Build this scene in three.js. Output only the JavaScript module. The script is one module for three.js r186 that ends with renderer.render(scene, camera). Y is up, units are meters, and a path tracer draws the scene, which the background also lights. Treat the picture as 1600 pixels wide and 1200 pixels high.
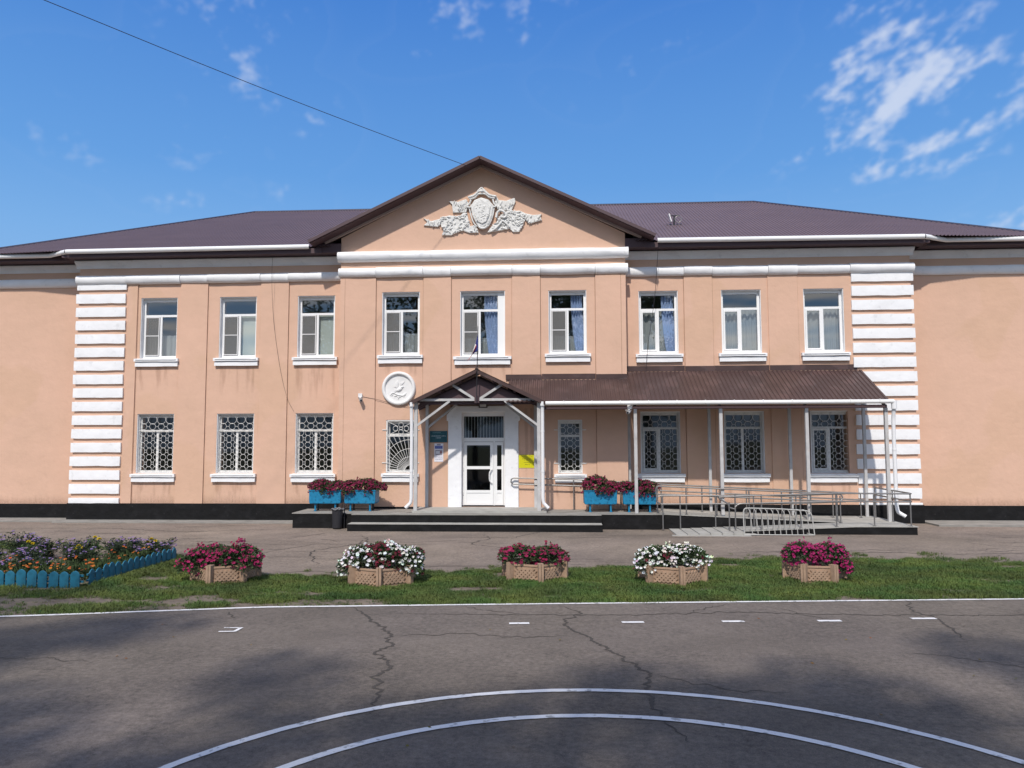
import * as THREE from 'three';
import { mergeGeometries, toCreasedNormals } from 'three/addons/utils/BufferGeometryUtils.js';
import { ImprovedNoise } from 'three/addons/math/ImprovedNoise.js';

// ───────────────────────── camera, sky, sun, exposure ─────────────────────────
const W = 1024, H = 768, D2R = Math.PI / 180;
const scene = new THREE.Scene();
const camera = new THREE.PerspectiveCamera(53.13, W / H, 0.1, 1500);
camera.position.set(2.337, 2.434, 24);
camera.rotation.order = 'YXZ';
camera.rotation.set(4.4 * D2R, 3.4 * D2R, -0.15 * D2R);
const renderer = new THREE.WebGLRenderer({ antialias: true });
renderer.setSize(W, H);
renderer.toneMapping = THREE.LinearToneMapping;
renderer.toneMappingExposure = 1.08;
renderer.shadowMap.enabled = true;
const SUN_EL = 48 * D2R, SUN_AZ = 10 * D2R;
const sunDir = new THREE.Vector3(-Math.sin(SUN_AZ) * Math.cos(SUN_EL), Math.sin(SUN_EL), Math.cos(SUN_AZ) * Math.cos(SUN_EL));
const sun = new THREE.DirectionalLight(new THREE.Color(1, 0.925, 0.84), 3.45);
sun.position.copy(sunDir).multiplyScalar(80);
sun.castShadow = true; sun.shadow.mapSize.set(4096, 4096); sun.shadow.radius = 2.4;
Object.assign(sun.shadow.camera, { left: -40, right: 40, top: 40, bottom: -40, near: 1, far: 200 });
scene.add(sun); scene.add(sun.target);

// ───────────────────────── small tools ─────────────────────────
let seed = 1;
const srand = (s) => { seed = s >>> 0; };
const rnd = () => { seed = (seed + 0x6d2b79f5) >>> 0; let t = Math.imul(seed ^ (seed >>> 15), 1 | seed); t = (t + Math.imul(t ^ (t >>> 7), 61 | t)) ^ t; return ((t ^ (t >>> 14)) >>> 0) / 4294967296; };
const rr = (a, b) => a + (b - a) * rnd();
const perlin = new ImprovedNoise();
const fbm = (x, y, z = 0, n = 4) => { let a = 0.5, s = 0, f = 1; for (let i = 0; i < n; i++) { s += a * perlin.noise(x * f + i * 17.3, y * f - i * 9.1, z + i * 3.7); a *= 0.5; f *= 2.03; } return s; };
const clamp = (v, a = 0, b = 1) => Math.min(b, Math.max(a, v));
const sm = (a, b, v) => { const t = clamp((v - a) / (b - a)); return t * t * (3 - 2 * t); };
const s2l = (c) => (c <= 0.04045 ? c / 12.92 : ((c + 0.055) / 1.055) ** 2.4);
const l2s = (c) => (c <= 0.0031308 ? c * 12.92 : 1.055 * c ** (1 / 2.4) - 0.055);
const V = (x, y, z) => new THREE.Vector3(x, y, z);

// sky: a clear late-summer blue with scattered fair-weather wisps in view
{
  const w = 3072, h = 1536, px = new Float32Array(w * h * 4);
  const stops = [[0, [176, 205, 240]], [8, [150, 193, 238]], [14, [130, 182, 237]], [19, [108, 166, 231]], [31, [77, 136, 216]], [60, [62, 114, 194]], [90, [56, 104, 184]]];
  const lin = stops.map(([e, c]) => [e, c.map((v) => s2l(v / 255))]);
  // centre azimuth, elevation, half width, half height, tilt, strength
  const clouds = [[-25.5, 27.6, 2.2, 2.6, -40, .62], [-22.6, 24.6, 2.0, 1.6, -35, .5], [-18, 22.4, 1.5, 1.6, -50, .42], [-34, 19.2, 2.6, 1.0, -20, .5], [-27.3, 19.4, 1.6, 1.0, -25, .32], [-9.2, 30.3, 1.5, 1.2, 60, .55], [-7, 30.4, 1.4, 1.1, 40, .55], [-8, 28, 3.2, .8, 12, .45], [-2.4, 29.4, 1.2, .9, 50, .48], [-1, 31, 3, .8, 10, .4], [-19.3, 17.5, 1.1, 1.3, 60, .5], [-26.8, 16.4, 2.0, .5, 5, .6], [-24.4, 20.4, 1.6, .8, -30, .25], [5.8, 26.4, .9, .8, 0, .4], [-33, 23, 3, 1.4, 0, .2], [1.5, 24.8, 2, .9, -20, .2], [-21.8, 29.4, 2.0, 1.5, -30, .55], [9, 28.2, 3, .9, 10, .22],
    [22.2, 28.6, 1.8, .9, 10, .6], [22.8, 25.9, 3.2, 1.3, 30, .85], [26.2, 24.4, 3.2, 1.7, 26, .85], [24.6, 22.4, 3.8, 1.2, 24, .95], [21.2, 20.9, 4.2, .8, 18, .95], [20.3, 22.8, 2.4, .8, 22, .6], [31.0, 21.0, 2.6, .8, 18, .8], [26.2, 19.0, 4.0, .7, 13, 1.0], [26.4, 17.7, 3.4, .5, 6, .85], [22.5, 19.3, 1.8, .8, 30, .55], [32, 23.4, 2.4, .8, 15, .6], [31, 14, 4, .8, 16, .95], [33, 12.2, 4, .8, 10, .9], [36, 18, 3, 1, 20, .7]];
  for (let j = 0; j < h; j++) {
    const el = ((j + 0.5) / h - 0.5) * 180, e = Math.max(el, 0);
    let k = 0; while (k < lin.length - 2 && e > lin[k + 1][0]) k++;
    const t = clamp((e - lin[k][0]) / (lin[k + 1][0] - lin[k][0])), base = [0, 1, 2].map((i) => lin[k][1][i] + (lin[k + 1][1][i] - lin[k][1][i]) * t).map((v, i) => v * [0.84, 0.86, 0.88][i]);
    const ce = Math.cos(el * D2R), se = Math.sin(el * D2R);
    for (let i = 0; i < w; i++) {
      const phi = ((i + 0.5) / w - 0.5) * 2 * Math.PI, dx = Math.cos(phi) * ce, dz = Math.sin(phi) * ce;
      let r = base[0], g = base[1], b = base[2];
      if (el > 0) {
        const cs = dx * sunDir.x + se * sunDir.y + dz * sunDir.z, ang = Math.acos(clamp(cs, -1, 1)) / D2R;
        const glow = 0.5 * Math.exp(-((ang / 26) ** 2)) + 1.6 * Math.exp(-((ang / 7) ** 2));
        r += glow * 0.9; g += glow * 0.88; b += glow * 0.8;
        const az = Math.atan2(dx, -dz) / D2R;
        let m = 0;
        if (Math.abs(az) < 46 && el < 45) {
          for (const [a0, e0, sx, sy, tilt, amp] of clouds) {
            const u = (az - a0) * ce, v = el - e0;
            if (Math.abs(u) > 9 || Math.abs(v) > 7) continue;
            const c = Math.cos(tilt * D2R), s = Math.sin(tilt * D2R), p = (u * c + v * s) / sx, q = (-u * s + v * c) / sy;
            const d2 = p * p + q * q; if (d2 < 7) m = m + amp * Math.exp(-d2 * 0.75) * (1 - m * 0.5);
          }
          if (m > 0.02) {
            const c = Math.cos(20 * D2R), s = Math.sin(20 * D2R), U = az * ce * c + el * s, Vv = -az * ce * s + el * c;
            const str = az > 10 ? [0.42, 0.72] : [0.5, 0.55];
            const n = fbm(U * str[0] + 3, Vv * str[1], 1.3, 6), n2 = fbm(U * 1.25 + 8, Vv * 1.9, 7, 5);
            m = sm(-0.04, 0.95, m * 0.74 - 0.34 + n * 1.3 + n2 * 0.75) * Math.min(1, m * 1.6) * (az > 10 ? 1 : 0.8);
          }
        }
        m *= 0.72;
        r += (0.68 - r) * m; g += (0.73 - g) * m; b += (0.84 - b) * m;
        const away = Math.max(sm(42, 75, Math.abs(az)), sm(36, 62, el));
        if (away > 0) {  // bright cloud cover added out of view, overhead and behind, for neutral fill light
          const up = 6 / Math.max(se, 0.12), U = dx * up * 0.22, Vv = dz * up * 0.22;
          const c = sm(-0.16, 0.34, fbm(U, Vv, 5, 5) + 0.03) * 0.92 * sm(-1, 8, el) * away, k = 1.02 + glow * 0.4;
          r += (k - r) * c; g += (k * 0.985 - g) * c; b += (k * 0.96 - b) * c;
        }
      }
      const o = (j * w + i) * 4; px[o] = r; px[o + 1] = g; px[o + 2] = b; px[o + 3] = 1;
    }
  }
  const t = new THREE.DataTexture(px, w, h, THREE.RGBAFormat, THREE.FloatType);
  t.mapping = THREE.EquirectangularReflectionMapping; t.magFilter = t.minFilter = THREE.LinearFilter; t.needsUpdate = true;
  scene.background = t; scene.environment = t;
}

// ───────────────────────── geometry helpers ─────────────────────────
function metricUV(g, s = 1) {                        // texture coordinates in metres, by the axis that a face looks along
  if (g.index) g = g.toNonIndexed();
  const p = g.attributes.position, n = p.count, uv = new Float32Array(n * 2), a = V(), b = V(), c = V(), e = V();
  for (let i = 0; i < n; i += 3) {
    a.fromBufferAttribute(p, i); b.fromBufferAttribute(p, i + 1); c.fromBufferAttribute(p, i + 2);
    e.copy(b).sub(a).cross(c.clone().sub(a));
    const x = Math.abs(e.x), y = Math.abs(e.y), z = Math.abs(e.z);
    [a, b, c].forEach((q, k) => { const [u, v] = z >= x && z >= y ? [q.x, q.y] : y >= x ? [q.x, q.z] : [q.z, q.y]; uv[(i + k) * 2] = u * s; uv[(i + k) * 2 + 1] = v * s; });
  }
  g.setAttribute('uv', new THREE.BufferAttribute(uv, 2));
  return g;
}
const bx = (x0, x1, y0, y1, z0, z1) => new THREE.BoxGeometry(x1 - x0, y1 - y0, z1 - z0).translate((x0 + x1) / 2, (y0 + y1) / 2, (z0 + z1) / 2);
function bar(a, b, r, seg = 8, square = false) {      // a rod or a square bar between two points
  const d = V().subVectors(b, a), L = d.length();
  const g = square ? new THREE.BoxGeometry(r * 2, L, r * 2) : new THREE.CylinderGeometry(r, r, L, seg);
  g.applyQuaternion(new THREE.Quaternion().setFromUnitVectors(V(0, 1, 0), d.normalize())).translate((a.x + b.x) / 2, (a.y + b.y) / 2, (a.z + b.z) / 2);
  return g;
}
const tube = (pts, r, n = 24, seg = 8, closed = false, tension = 0.5) => new THREE.TubeGeometry(new THREE.CatmullRomCurve3(pts, closed, 'catmullrom', tension), n, r, seg, closed);
function polyPrism(pts, d, bevel = 0, z = 0) {        // an outline in x,y given a depth along z
  const s = new THREE.Shape(pts.map(([x, y]) => new THREE.Vector2(x, y)));
  return new THREE.ExtrudeGeometry(s, { depth: d - 2 * bevel, bevelEnabled: bevel > 0, bevelThickness: bevel, bevelSize: bevel, bevelOffset: -bevel, bevelSegments: 2, curveSegments: 20 }).translate(0, 0, z + bevel);
}
function merge(list) {
  const out = list.map((g) => {
    g = g.index ? g.toNonIndexed() : g;
    const n = new THREE.BufferGeometry();
    for (const k of ['position', 'normal', 'uv']) if (g.attributes[k]) n.setAttribute(k, g.attributes[k]);
    if (!n.attributes.normal) n.computeVertexNormals();
    if (!n.attributes.uv) n.setAttribute('uv', new THREE.BufferAttribute(new Float32Array(n.attributes.position.count * 2), 2));
    return n;
  });
  return out.length === 1 ? out[0] : mergeGeometries(out);
}
const used = {};
const numbered = (name) => { const n = used[name] = (used[name] ?? -1) + 1; return n ? `${name}_${String(n).padStart(3, '0')}` : name; };
function part(name, geos, mat, parent, uvScale) {
  let g = merge(Array.isArray(geos) ? geos : [geos]);
  if (uvScale !== 0) g = metricUV(g, uvScale ?? 1);
  const m = new THREE.Mesh(g, mat); m.name = parent === scene ? numbered(name) : name; m.castShadow = m.receiveShadow = true; parent.add(m);
  return m;
}
function tag(o, label, category, group, kind) {
  o.userData.label = label; if (category) o.userData.category = category;
  if (group) o.userData.group = group; if (kind) o.userData.kind = kind; return o;
}
function thing(name, label, category, [x, y, z] = [0, 0, 0], turn = 0, group) {
  const o = new THREE.Group(); o.name = numbered(name); o.position.set(x, y, z); o.rotation.y = turn; scene.add(o);
  return tag(o, label, category, group);
}
function sub(name, parent, [x, y, z] = [0, 0, 0]) { const o = new THREE.Group(); o.name = name; o.position.set(x, y, z); parent.add(o); return o; }

// ───────────────────────── materials ─────────────────────────
function tex(size, metres, fn, srgb = true) {          // fn(u, v) with u, v in 0..1 -> linear colour or height
  const d = new Uint8Array(size * size * 4);
  for (let j = 0; j < size; j++) for (let i = 0; i < size; i++) {
    const c = fn(i / size, j / size), o = (j * size + i) * 4;
    for (let k = 0; k < 3; k++) d[o + k] = 255 * clamp(srgb ? l2s(Array.isArray(c) ? c[k] : c) : (Array.isArray(c) ? c[k] : c));
    d[o + 3] = 255;
  }
  const t = new THREE.DataTexture(d, size, size); t.magFilter = THREE.LinearFilter; t.minFilter = THREE.LinearFilter;
  t.wrapS = t.wrapT = THREE.RepeatWrapping; t.repeat.set(1 / metres, 1 / metres); if (srgb) t.colorSpace = THREE.SRGBColorSpace; t.needsUpdate = true; return t;
}
// noise that repeats over the unit square
function tnoise(u, v, f, z = 0, n = 3) {
  const a = (x, y) => fbm(x * f, y * f, z, n), w = (t) => sm(0.75, 1, t), wu = w(u), wv = w(v);
  return (a(u, v) * (1 - wu) + a(u - 1, v) * wu) * (1 - wv) + (a(u, v - 1) * (1 - wu) + a(u - 1, v - 1) * wu) * wv;
}
const std = (c, rough = 0.8, o = {}) => new THREE.MeshStandardMaterial({ color: new THREE.Color().setRGB(...c), roughness: rough, ...o });
const phys = (c, rough, o = {}) => new THREE.MeshPhysicalMaterial({ color: new THREE.Color().setRGB(...c), roughness: rough, ...o });

srand(5);
const grain = Array.from({ length: 512 * 512 }, () => rnd());
const speck = (u, v, n = 512) => grain[(Math.floor(v * n) & 511) * 512 + (Math.floor(u * n) & 511)];
const M = {};
{
  const wallMap = (base) => tex(1024, 9, (u, v) => {
    const a = tnoise(u, v, 5, 1, 4), b = tnoise(u, v * 0.999, 26, 4, 3) + tnoise(u * 0.25, v, 40, 44, 3) * 0.7, st = tnoise(u, v, 60, 9, 2) * sm(0.02, 0.3, tnoise(u, v * 0.15, 14, 12, 2)), patch = sm(0.1, 0.16, tnoise(u, v, 3.2, 23, 3));
    const k = 1 + a * 0.11 + b * 0.055 - Math.max(0, st) * 0.12 + (speck(u * 2, v * 2) - 0.5) * 0.03 - patch * 0.03;
    return [base[0] * k, base[1] * (k - a * 0.02), base[2] * (k - patch * 0.03)];
  });
  const wallBump = tex(1024, 4.5, (u, v) => 0.5 + tnoise(u, v, 7, 2, 3) * 0.55 + tnoise(u, v * 1, 32, 6, 3) * 0.3 + (speck(u * 2, v * 2) - 0.5) * 0.05, false);
  M.wall = std([1, 1, 1], 0.9, { map: wallMap([0.63, 0.412, 0.302]), bumpMap: wallBump, bumpScale: 0.013 });
  M.white = std([1, 1, 1], 0.75, { map: tex(512, 3, (u, v) => { const k = 0.82 + tnoise(u, v, 6, 3, 4) * 0.1 - sm(0.15, 0.4, tnoise(u, v, 18, 8, 3)) * 0.08; return [k * 0.985, k, k * 1.02]; }), bumpMap: tex(512, 1.6, (u, v) => 0.5 + tnoise(u, v, 9, 5, 4) * 0.6, false), bumpScale: 0.009 });
  M.relief = std([1, 1, 1], 0.85, { map: tex(512, 1.2, (u, v) => { const k = 0.68 + tnoise(u, v, 14, 3, 4) * 0.28; return [k, k, k * 0.97]; }), bumpMap: tex(256, 0.5, (u, v) => 0.5 + tnoise(u, v, 8, 5, 4) * 0.7, false), bumpScale: 0.01 });
  M.black = phys([1, 1, 1], 0.75, { specularIntensity: 0.25, map: tex(512, 3, (u, v) => { const k = 0.011 + Math.max(0, tnoise(u, v, 8, 3, 4)) * 0.016 + sm(0.3, 0.5, tnoise(u, v, 22, 14, 3)) * 0.03; return [k, k, k * 1.08]; }), bumpMap: tex(512, 2, (u, v) => 0.5 + tnoise(u, v, 9, 8, 4) * 0.6, false), bumpScale: 0.03 });
  M.concrete = std([1, 1, 1], 0.9, { map: tex(512, 2.5, (u, v) => { const k = 0.25 + tnoise(u, v, 7, 3, 4) * 0.13 + (speck(u, v) - 0.5) * 0.05; return [k, k * 0.97, k * 0.9]; }) });
  M.paleConcrete = std([1, 1, 1], 0.9, { map: tex(512, 2.5, (u, v) => { const k = 0.36 + tnoise(u, v, 7, 13, 4) * 0.16 + (speck(u, v) - 0.5) * 0.05; return [k, k * 0.985, k * 0.92]; }) });
  M.planter = std([1, 1, 1], 0.9, { map: tex(512, 1, (u, v) => { const k = 1 + tnoise(u, v, 6, 31, 4) * 0.5 + (speck(u, v) - 0.5) * 0.12; return [0.36 * k, 0.245 * k, 0.17 * k]; }) });
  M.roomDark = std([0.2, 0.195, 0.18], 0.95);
  M.medal = std([1, 1, 1], 0.8, { map: tex(256, 1.5, (u, v) => { const k = 0.74 + tnoise(u, v, 6, 3, 4) * 0.12; return [k, k, k * 0.99]; }) });
  M.roof = phys([0.155, 0.108, 0.112], 0.5, { specularIntensity: 0.8, map: tex(512, 6, (u, v) => { const k = 0.93 + tnoise(u, v, 6, 3, 4) * 0.25; return [k, k, k]; }) });
  M.canopyRoof = phys([0.092, 0.055, 0.052], 0.45, { specularIntensity: 0.8, map: tex(512, 4, (u, v) => { const k = 0.7 + tnoise(u, v, 6, 3, 4) * 0.3, w = sm(0.08, 0.3, tnoise(u, v, 6, 40, 3)) * (0.4 + 2.0 * Math.max(0, tnoise(u, v * 0.06, 60, 44, 2) + 0.15)); return [k + w * 0.9, k + w * 1.6, k + w * 1.7]; }) });
  M.soffit = std([0.07, 0.04, 0.047], 0.6);
  M.trim = std([0.42, 0.32, 0.28], 0.7);
  M.gutter = phys([0.78, 0.79, 0.79], 0.35, { side: THREE.DoubleSide });
  M.pipe = phys([0.76, 0.77, 0.78], 0.4);
  M.pvc = phys([0.8, 0.81, 0.81], 0.3);
  M.oldWood = std([1, 1, 1], 0.6, { map: tex(256, 0.8, (u, v) => { const k = 0.72 + tnoise(u, v, 8, 3, 4) * 0.3; return [k, k, k * 0.97]; }) });
  M.post = std([1, 1, 1], 0.5, { map: tex(256, 1.5, (u, v) => { const k = 0.47 + tnoise(u, v, 6, 3, 4) * 0.16, r = sm(0.24, 0.42, tnoise(u, v, 9, 20, 3)) * 0.25; return [k, k * (1.0 - r * 0.35), k * (1.0 - r * 0.6)]; }) });
  M.steel = std([0.3, 0.29, 0.28], 0.42, { metalness: 0.8 });
  M.rackPaint = std([0.44, 0.44, 0.42], 0.55);
  M.glass = phys([0.92, 0.95, 0.95], 0.015, { transmission: 1, thickness: 0, ior: 2.35 });
  M.oldGlass = phys([0.85, 0.88, 0.87], 0.03, { transmission: 1, thickness: 0, ior: 1.6 });
  M.screen = std([0.2, 0.2, 0.195], 0.9, { transparent: true, opacity: 0.6 });
  M.tulle = phys([0.42, 0.45, 0.46], 1, { transmission: 0.4, thickness: 0, side: THREE.DoubleSide });
  M.drape = phys([0.42, 0.56, 0.85], 1, { transmission: 0.4, thickness: 0, side: THREE.DoubleSide });
  M.blind = phys([0.60, 0.66, 0.62], 1, { transmission: 0.3, thickness: 0, side: THREE.DoubleSide });
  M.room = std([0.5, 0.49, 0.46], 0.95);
  M.grille = std([0.68, 0.68, 0.66], 0.65);
  M.teal = std([1, 1, 1], 0.6, { map: tex(256, 0.9, (u, v) => { const k = 1 + tnoise(u, v, 7, 3, 4) * 0.6; return [0.01 * k, 0.135 * k, 0.22 * k]; }) });
  M.bluePlanter = std([1, 1, 1], 0.45, { map: tex(256, 0.7, (u, v) => { const k = 1 + tnoise(u, v, 5, 3, 4) * 0.45 - sm(0.1, 0.35, tnoise(u, v, 9, 11, 3)) * 0.45; return [0.008 * k, 0.19 * k, 0.36 * k]; }) });
  M.darkMetal = std([0.03, 0.03, 0.035], 0.55, { metalness: 0.3 });
  M.plasticWhite = phys([0.75, 0.75, 0.75], 0.35);
  M.cable = std([0.02, 0.015, 0.03], 0.6);
  M.paint = std([1, 1, 1], 0.7, { map: tex(512, 1.1, (u, v) => { const w = sm(0.12, 0.3, tnoise(u, v, 12, 3, 4)) * 0.6 + (speck(u, v) > 0.9 ? 0.3 : 0), k = 0.74 * (1 - w) + 0.14 * w; return [k, k, k]; }) });
  M.crack = std([0.06, 0.052, 0.045], 1);
  const asphalt = (base, amt, z) => tex(1024, 5, (u, v) => {
    const g = speck(u * 2, v * 2) - 0.5, g2 = speck(u + 0.37, v + 0.11) - 0.5, k = 1 + tnoise(u, v, 5, z, 4) * amt + g * 0.45 + g2 * 0.25 + tnoise(u, v, 90, z + 5, 2) * 0.55 + tnoise(u, v, 34, z + 9, 2) * 0.3 + (speck(u * 2 + 0.5, v * 2 + 0.2) > 0.985 ? 0.7 : 0);
    return base.map((c) => c * k);
  });
  const aBump = tex(512, 1.2, (u, v) => 0.5 + (speck(u, v) - 0.5) * 0.6 + tnoise(u, v, 20, 3, 2) * 0.4, false);
  M.lot = std([1, 1, 1], 1, { map: asphalt([0.141, 0.119, 0.101], 0.35, 3), bumpMap: aBump, bumpScale: 0.008, vertexColors: true });
  M.pavement = std([1, 1, 1], 1, { map: asphalt([0.21, 0.172, 0.142], 0.4, 17), bumpMap: aBump, bumpScale: 0.008, vertexColors: true });
  M.soil = std([1, 1, 1], 1, { map: tex(1024, 4, (u, v) => { const k = 1 + tnoise(u, v, 9, 3, 5) * 0.8 + (speck(u * 2, v * 2) - 0.5) * 0.3; return [0.15 * k, 0.12 * k, 0.092 * k]; }), bumpMap: tex(512, 2, (u, v) => 0.5 + tnoise(u, v, 14, 3, 4) * 0.8, false), bumpScale: 0.05 });
  M.field = std([0.07, 0.085, 0.035], 1);
  M.grass = std([1, 1, 1], 0.75, { vertexColors: true, side: THREE.DoubleSide });
  M.leaf = std([1, 1, 1], 1, { vertexColors: true, side: THREE.DoubleSide });
  M.bloom = std([1, 1, 1], 0.8, { vertexColors: true, side: THREE.DoubleSide });
  M.bark = std([0.10, 0.08, 0.06], 0.95);
  M.treeLeaf = phys([0.06, 0.10, 0.03], 0.7, { side: THREE.DoubleSide, transmission: 0.3, thickness: 0 });
}

// ───────────────────────── ground ─────────────────────────
function sheet(outline, y, cell, jitter = 0) {          // a horizontal sheet with the given outline (x, z)
  const s = new THREE.Shape(outline.map(([x, z]) => new THREE.Vector2(x, -z)));
  return new THREE.ShapeGeometry(s).rotateX(-Math.PI / 2).translate(0, y, 0);
}
function grid(x0, x1, z0, z1, nx, nz, y, zNear) {       // a tessellated sheet; its near or far edge may follow zNear(x)
  const pos = [], col = [], idx = [];
  for (let j = 0; j <= nz; j++) for (let i = 0; i <= nx; i++) {
    const x = x0 + (x1 - x0) * i / nx, a = zNear ? zNear(x) : z0, z = a + (z1 - a) * j / nz;
    pos.push(x, y, z);
    const k = 1 + fbm(x * 0.23, z * 0.45, 3, 4) * 0.42 + fbm(x * 1.1, z * 1.7, 8, 3) * 0.18; col.push(k, k, k * (1 - fbm(x * 0.3, z * 0.3, 11, 2) * 0.12));
  }
  for (let j = 0; j < nz; j++) for (let i = 0; i < nx; i++) { const a = j * (nx + 1) + i, b = a + nx + 1; idx.push(a, b, a + 1, a + 1, b, b + 1); }
  const g = new THREE.BufferGeometry(); g.setAttribute('position', new THREE.Float32BufferAttribute(pos, 3)); g.setAttribute('color', new THREE.Float32BufferAttribute(col, 3)); g.setIndex(idx); g.computeVertexNormals();
  const uv = []; for (let i = 0; i < pos.length; i += 3) uv.push(pos[i], pos[i + 2]);
  g.setAttribute('uv', new THREE.Float32BufferAttribute(uv, 2));
  return g;
}
function groundMesh(name, g, mat, label) { const m = new THREE.Mesh(g, mat); m.name = name; m.receiveShadow = true; scene.add(m); return tag(m, label, name.replace(/_/g, ' ').split(' ').slice(-1)[0], null, 'structure'); }
const lineZ = (x) => { const P = [[-60, 19], [-12, 14.3], [-5.53, 13.4], [-2.07, 12.6], [1.63, 12.21], [5.52, 11.84], [9.51, 11.46], [60, 6.6]]; let k = 0; while (k < P.length - 2 && x > P[k + 1][0]) k++; const t = (x - P[k][0]) / (P[k + 1][0] - P[k][0]); return P[k][1] + (P[k + 1][1] - P[k][1]) * t; };
const lawnFar = (x) => { const P = [[-30, 5.2], [-12, 5.2], [-7, 6.6], [-5.9, 7.5], [-5.3, 8.0], [-4.6, 9.3], [-2.77, 9.9], [-0.3, 9.5], [1.2, 9.0], [2.7, 8.8], [4, 8.5], [5.3, 8.1], [6.3, 7.4], [8, 7.5], [9.4, 7.4], [11.7, 7.8], [16, 7.6], [40, 5]]; let k = 0; while (k < P.length - 2 && x > P[k + 1][0]) k++; const t = (x - P[k][0]) / (P[k + 1][0] - P[k][0]); return P[k][1] + (P[k + 1][1] - P[k][1]) * t + fbm(x * 1.7, 2, 6, 3) * 0.7; };
groundMesh('ground', sheet([[-600, -600], [600, -600], [600, 600], [-600, 600]], -0.03), M.field, 'rough grassy ground stretching away behind the building to the horizon');
const pavement = groundMesh('pavement', grid(-45, 45, -30, 20, 220, 90, 0), M.pavement, 'cracked pale tan old pavement between the building and the lawn strip');
{ const far = [], near = []; for (let x = -40; x <= 40; x += 0.2) { far.push([x, lawnFar(x)]); near.unshift([x, lineZ(x) + 0.1]); }
  const m = groundMesh('lawn_soil', metricUV(sheet([...far, ...near], 0.006)), M.soil, 'bare brown soil showing through the grass strip before the building'); m.userData.category = 'soil'; }
const lot = groundMesh('asphalt_yard', grid(-45, 45, 12, 45, 260, 110, 0.012, (x) => lineZ(x)), M.lot, 'grey brown asphalt school yard with painted white lines in the foreground'); lot.userData.category = 'yard';
function ribbon(pts, w, y, rough = 0, step = 0.08, edge = 0) {
  const c = new THREE.CatmullRomCurve3(pts.map(([x, z]) => V(x, 0, z)), false, 'catmullrom', 0.3), n = Math.max(2, Math.ceil(c.getLength() / step)), pos = [], idx = [], uv = [];
  const P = c.getSpacedPoints(n);
  for (let i = 0; i <= n; i++) {
    const t = V().subVectors(P[Math.min(n, i + 1)], P[Math.max(0, i - 1)]).normalize(), q = (fbm(i * 0.23, pts[0][0] * 3, pts[0][1], 3) + fbm(i * 0.8, pts[0][1] * 3, 2, 3) * .5) * rough, taper = edge ? Math.min(1, Math.min(i, n - i) / n * 5 + 0.15) : 1;
    for (const s of [-1, 1]) { const ww = w * 0.5 * taper * (1 + (rnd() - 0.5) * (rough ? 0.8 : 0.14)); const x = P[i].x + s * ww * -t.z - t.z * q, z = P[i].z + s * ww * t.x + t.x * q; pos.push(x, y, z); uv.push(x, z); }
    if (i < n) { const a = i * 2; idx.push(a, a + 1, a + 2, a + 2, a + 1, a + 3); }
  }
  const g = new THREE.BufferGeometry(); g.setAttribute('position', new THREE.Float32BufferAttribute(pos, 3)); g.setAttribute('uv', new THREE.Float32BufferAttribute(uv, 2)); g.setIndex(idx); g.computeVertexNormals();
  const nn = g.attributes.normal; for (let i = 0; i < nn.count; i++) nn.setXYZ(i, 0, 1, 0);
  return g;
}
srand(11);
const arcPts = (cx, cz, R, a0, a1) => { const o = []; for (let i = 0; i <= 40; i++) { const a = (a0 + (a1 - a0) * i / 40) * D2R; o.push([cx + R * Math.cos(a), cz - R * Math.sin(a)]); } return o; };
const edgeLine = []; for (let x = -20; x <= 24; x += 1) edgeLine.push([x, lineZ(x) + 0.03]);
part('edge_line', ribbon(edgeLine, 0.085, 0.02, 0), M.paint, lot, 0);
part('circle_line', ribbon(arcPts(2.75, 20.08, 3.85, -60, 240), 0.085, 0.02, 0), M.paint, lot, 0);
part('circle_line', ribbon(arcPts(2.72, 20.0, 3.06, -60, 240), 0.085, 0.02, 0), M.paint, lot, 0);
for (const [x, z, l] of [[1.8, 13.47, .27], [3.33, 13.33, .3], [4.69, 13.22, .3], [6.0, 13.12, .32], [7.33, 12.92, .34]]) part('dash_line', ribbon([[x - l / 2, z + 0.012], [x + l / 2, z - 0.012]], 0.09, 0.02), M.paint, lot, 0);
part('bracket_line', [ribbon([[-2.07, 13.91], [-1.84, 13.9]], 0.04, 0.02), ribbon([[-1.845, 13.885], [-1.85, 14.11]], 0.05, 0.021), ribbon([[-2.05, 14.12], [-1.84, 14.1]], 0.045, 0.022)], M.paint, lot, 0);
part('worn_line', ribbon([[-2.6, 17.75], [-2.36, 18.05], [-2.1, 18.4], [-1.85, 19.1]], 0.24, 0.02), M.paint, lot, 0);
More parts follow.
